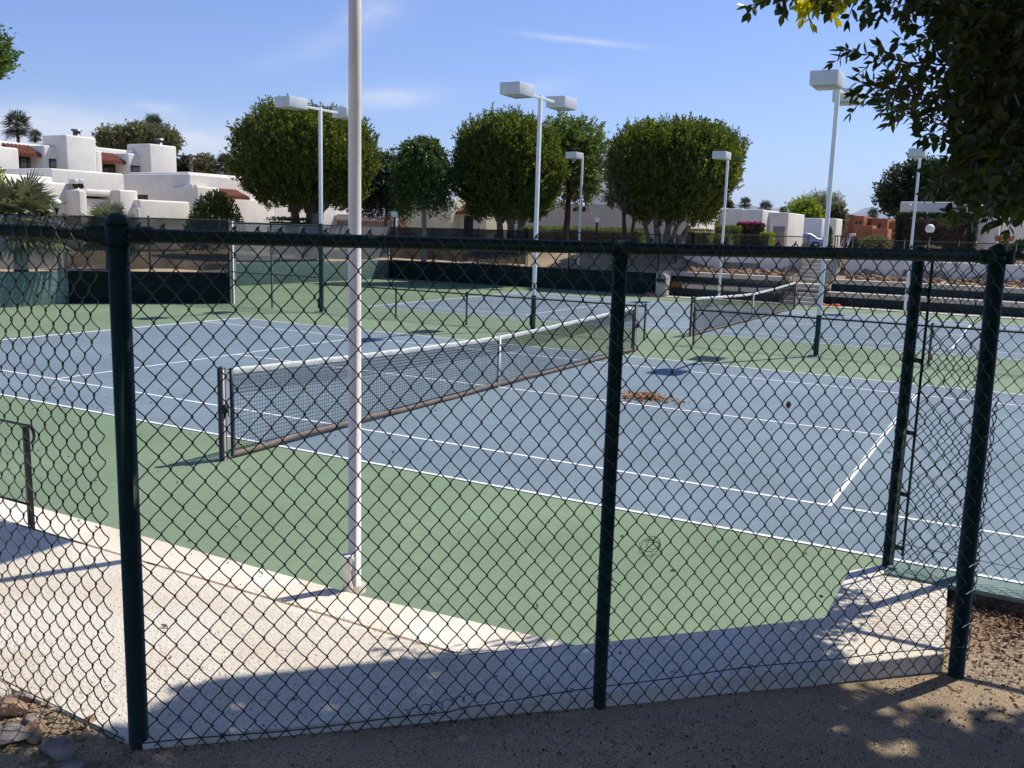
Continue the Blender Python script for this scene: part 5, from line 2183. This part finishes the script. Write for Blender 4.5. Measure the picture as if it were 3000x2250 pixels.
# ------------------------------------------------------------------ litter, seeds, pebbles and stones
def scatter_mesh(pts3, s0, s1, flat=.5):
    mb = MB()
    n = len(pts3)
    s_ = rng.uniform(s0, s1, n)
    a = rng.uniform(0, 6.28, n)
    base = np.array([(1, 0, 0), (.2, .8, 0), (-.9, .3, 0), (-.3, -.9, 0), (.1, 0, 1)])
    ca, sa_ = np.cos(a), np.sin(a)
    st = rng.uniform(.7, 1.5, n)
    v = np.stack([base[None, :, 0]*ca[:, None]*st[:, None]-base[None, :, 1]*sa_[:, None], base[None, :, 0]*sa_[:, None]*st[:, None]+base[None, :, 1]*ca[:, None], np.repeat(base[None, :, 2]*flat*2, n, 0)], -1)*s_[:, None, None]+np.asarray(pts3)[:, None]
    b = np.arange(n)[:, None]*5
    mb.v.append(v.reshape(-1, 3))
    mb.n = n*5
    tri = np.concatenate([b+np.array([[i, (i+1) % 4, 4]]) for i in range(4)])
    mb.f.append(tri)
    mb.mi.append(np.zeros(len(tri), int))
    return mb


pp, ps = [], []
while len(pp) < 16000:
    x, y = rng.uniform(4.5, 9.6), rng.uniform(-7.2, -3.3)
    if inpoly(x, y, slab) or inpoly(x, y, courtpoly) or y > -3.3:
        continue
    pp.append((x, y, gz(x, y)+.001))
tag(scatter_mesh(pp, .002, .0055).build('pebbles', MT['pebble']), 'sandy grit and pebbles on the dirt in front of the fence', 'pebbles', kind='stuff')
while len(ps) < 5200:
    x, y = rng.uniform(4.5, 9.4), rng.uniform(-7.2, -3.3)
    if inpoly(x, y, slab) or inpoly(x, y, courtpoly) or noise.noise(Vector((x*1.4, y*1.4, 2)))+rng.normal(0, .25) < -.1+(.25 if x < 6.5 else 0):
        continue
    ps.append((x, y, gz(x, y)+.002))
tag(scatter_mesh(ps, .0018, .0050, .6).build('fallen_seeds', MT['seed']), 'dark fallen fig seeds littering the dirt', 'seeds', kind='stuff')
ps = []
while len(ps) < 1700:
    x, y = rng.uniform(3.4, 7.8), rng.uniform(-6.4, -3.3)
    s_ = ((x-4.5)*.69-(y+4.93)*-.0) 
    den = sm(-4.6, -5.6, y-.55*(x-5.9)) 
    if not inpoly(x, y, slab) or rng.random() > .05+.95*den*den:
        continue
    ps.append((x, y, K+.001))
tag(scatter_mesh(ps, .0013, .0036, .4).build('fallen_seeds', MT['seed']), 'dark specks of fallen seeds on the concrete platform', 'seeds', kind='stuff')


def leaf_litter(pts3, sz, name, label, m, kind='stuff', lift=.006):
    pts3 = np.asarray(pts3, float)
    n = len(pts3)
    d = rdir(n)*np.array([1, 1, .25])
    up = np.array([0, 0, 1])+rng.normal(0, .5, (n, 3))
    s_ = sz*rng.uniform(.6, 1.3, n)
    v, q, t = leaves(pts3+[0, 0, lift], d, up, s_, s_*.55, 'leaf')
    mb = MB()
    mb.v.append(v)
    mb.n = len(v)
    mb.f += [q, t]
    mb.mi += [np.zeros(len(q), int), np.zeros(len(t), int)]
    return tag(mb.build(name, m), label, 'leaves', kind=kind)


pl = []
while len(pl) < 2600:
    x, y = rng.uniform(7.80, 9.2), rng.uniform(-4.6, -3.27)
    if inpoly(x, y, slab) or rng.random() > math.exp(-(-3.27-y)/.30)+.04:
        continue
    pl.append((x, y, gz(x, y)+rng.random()*.03*math.exp(-(-3.27-y)/.2)))
leaf_litter(pl, .026, 'fallen_leaves', 'drift of curled brown leaves against the green kerb at right', MT['litter'])
pl = []
for i in range(420):
    r = abs(rng.normal(0, .16))
    a = rng.uniform(0, 6.28)
    q = onZ(1398, 862, 0)
    pl.append((q[0]+r*math.cos(a)*2.4, q[1]+r*math.sin(a)*1.6, .10*max(0, 1-r/.34)*rng.random()))
for i in range(40):
    q = onZ(rng.uniform(1340, 1380), rng.uniform(855, 862), 0)
    pl.append((q[0], q[1], 0))
leaf_litter(pl, .075, 'leaf_pile', 'heap of orange-brown dry leaves on the blue court by the centre line', MT['litter_o'], lift=.012)
pl = []
while len(pl) < 330:     # scattered leaves on the courts: thicker at the left and by the net foot
    x, y = rng.uniform(-11, 9), rng.uniform(-3.6, 11)
    den = .10+.9*math.exp(-((x+4.2)/2.2)**2-((y-1.0)/1.3)**2)+.5*math.exp(-((x-.25)/.2)**2)+.3*math.exp(-((x+1)/2)**2-((y+2.3)/1)**2)
    if rng.random() > den:
        continue
    pl.append((x, y, .002))
leaf_litter(pl[:220], .05, 'scattered_leaves', 'dark leaves scattered over the near court', leafmat('dark_dead_leaf', (.02, .025, .03), (.05, .05, .05), 0, .8))
leaf_litter(pl[220:], .06, 'scattered_leaves', 'brown and tan leaves scattered over the near court and along the net', MT['litter_o'])
pl = [(rng.uniform(-1, 5), RB[1]-.05+rng.normal(0, .02), .60) for _ in range(26)]+[(rng.uniform(4.8, 7.6), rng.uniform(-6.0, -3.6), K) for _ in range(24)]
pl = [q for q in pl if q[2] < .7 or inpoly(q[0], q[1], slab)]
leaf_litter(pl, .03, 'scattered_leaves', 'few small leaves lying on the concrete platform', MT['litter'])
# dry grass and litter round the stones at the left corner post
pl = []
while len(pl) < 330:
    x, y = rng.uniform(4.55, 5.6), rng.uniform(-6.85, -6.43)
    pl.append((x, y, gz(x, y)+.004))
leaf_litter(pl, .032, 'fallen_leaves', 'dry leaf litter and twigs around the stones by the left corner post', leafmat('straw_litter', (.16, .10, .05), (.46, .34, .18), .1, .8))

# stones beside the left corner post


def stone(u, v, r, label, m, sq=(1, .8, .6), rz=0.):
    q = onZ(u, v, .985)
    bm = bmesh.new()
    bmesh.ops.create_icosphere(bm, subdivisions=3, radius=1)
    off = rng.uniform(0, 50)
    for vtx in bm.verts:
        c = vtx.co.normalized()
        k = 1+.22*noise.noise(c*1.3+Vector((off, 0, 0)))+.10*noise.noise(c*3.1+Vector((0, off, 0)))
        # chipped facets
        for j in range(11):
            fn = Vector((math.sin(j*2.1+off), math.cos(j*1.7+off), math.sin(j*3.3+off*2))).normalized()
            pr = c.dot(fn)*k
            if pr > .62:
                k *= .62/pr
        vtx.co = Vector((c.x*k*sq[0], c.y*k*sq[1], c.z*k*sq[2]))*r
    me = bpy.data.meshes.new('stone')
    bm.to_mesh(me)
    bm.free()
    me.materials.append(m)
    o = bpy.data.objects.new('stone', me)
    COL.objects.link(o)
    o.location = (q[0], q[1], gz(q[0], q[1])+r*sq[2]*.45)
    o.rotation_euler = (rng.uniform(-.2, .2), rng.uniform(-.2, .2), rz)
    return tag(o, label, 'stone', 'stones by the left corner post')


stone(20, 1530, .066, 'orange-brown angular stone at the left edge outside the fence', MT['rock'], (1.3, .9, .7), .5)
stone(-6, 1496, .06, 'pale stone partly cut by the left edge, above the orange-brown stone', MT['conc'], (1.2, .9, .7), .2)
stone(72, 1580, .052, 'brown chipped stone with dark shaded side, right of the orange-brown stone', MT['rock'], (1.35, .8, .75), -.5)
stone(18, 1585, .07, 'broad tan flat stone at the left edge, lowest in the sunlight', MT['grock'], (1.4, 1., .45), .3)
stone(44, 1505, .045, 'grey weathered stone behind the orange-brown stone', MT['grock'], (1.2, .8, .7), .9)
stone(124, 1612, .07, 'grey flat stone lying in shade left of the corner post', MT['grock'], (1.5, .8, .45), .2)
stone(195, 1552, .028, 'small round pebble in the dry litter near the corner post', MT['rock'], (1.1, .9, .8), .2)
stone(150, 1645, .05, 'dark stone in deep shade at the bottom left', MT['grock'], (1.5, .8, .4), .6)
stone(62, 1552, .03, 'small grey stone between the two brown stones', MT['grock'], (1.2, .9, .8), 1.)

# leaf caught in the fence and the tangle of loose wire hanging on it


def on_fence(u, v, off=.0):
    A = np.array([*P1, 0.])
    nn = np.array([*n1, 0.])
    d = ray(u, v)
    t = nn@(A-nn*off-CAM)/(nn@d)
    return CAM+d*t


q = on_fence(1703, 866, .045)
v, a_, b_ = leaves(np.array([q]), np.array([[.1, .1, -1.]]), np.array([[n1[0], n1[1], .3]])*-1, np.array([.034]), np.array([.026]), 'leaf')
mb = MB()
mb.v.append(v)
mb.n = len(v)
mb.f += [a_, b_]
mb.mi += [np.zeros(len(a_), int), np.zeros(len(b_), int)]
tag(mb.build('caught_leaf', MT['litter']), 'single brown dry leaf caught in the chain-link above the blue court', 'leaf')
mb = MB()
c = on_fence(1408, 1180, .05)
for k in range(6):
    ph = rng.uniform(0, 6)
    r = rng.uniform(.024, .040)
    a = np.linspace(ph, ph+rng.uniform(4.5, 6.6), 40)
    e = rng.uniform(.55, 1.0)
    cc_ = c+np.array([*(t1*rng.normal(0, .008)), rng.normal(0, .008)])
    mb.tube([cc_+np.array([*(t1*r*math.cos(x)*1.05+n1*.006*math.sin(3*x+k)), r*e*math.sin(x)]) for x in a], .0009, 5)
mb.tube([c+np.array([*(t1*.004*math.sin(j)), -.02-.008*j]) for j in range(6)], .0009, 5)
tag(mb.build('wire_tangle', MT['blackm']), 'tangled coil of thin loose wire hanging on the chain-link', 'wire')
mb = MB()
c = on_fence(912, 1512, .05)
x = np.linspace(0, 1, 120)
mb.tube([c+np.array([*(t1*(-.07+.30*s_+.012*math.sin(s_*46))), -.045+.045*s_+.014*math.cos(s_*46)]) for s_ in x], .0015, 5)
tag(mb.build('loose_wire', MT['blackm']), 'spring-like loose wire twisted along the bottom tension wire', 'wire')

# ------------------------------------------------------------------ desert haze
mb = MB()
mb.box((-34000, -34000, -120), (34000, 34000, 1500))
k = NT('desert_air')
k.t.nodes.remove(k.b)
pv = k.n('VolumePrincipled')
pv.inputs['Color'].default_value = (.60, .80, 1, 1)
pv.inputs['Density'].default_value = 2.2e-5
pv.inputs['Anisotropy'].default_value = .2
k.l(pv.outputs[0], k.t.nodes['Material Output'].inputs['Volume'])
hz = mb.build('haze', k.m)
tag(hz, kind='stuff')
sc.cycles.volume_bounces = 0
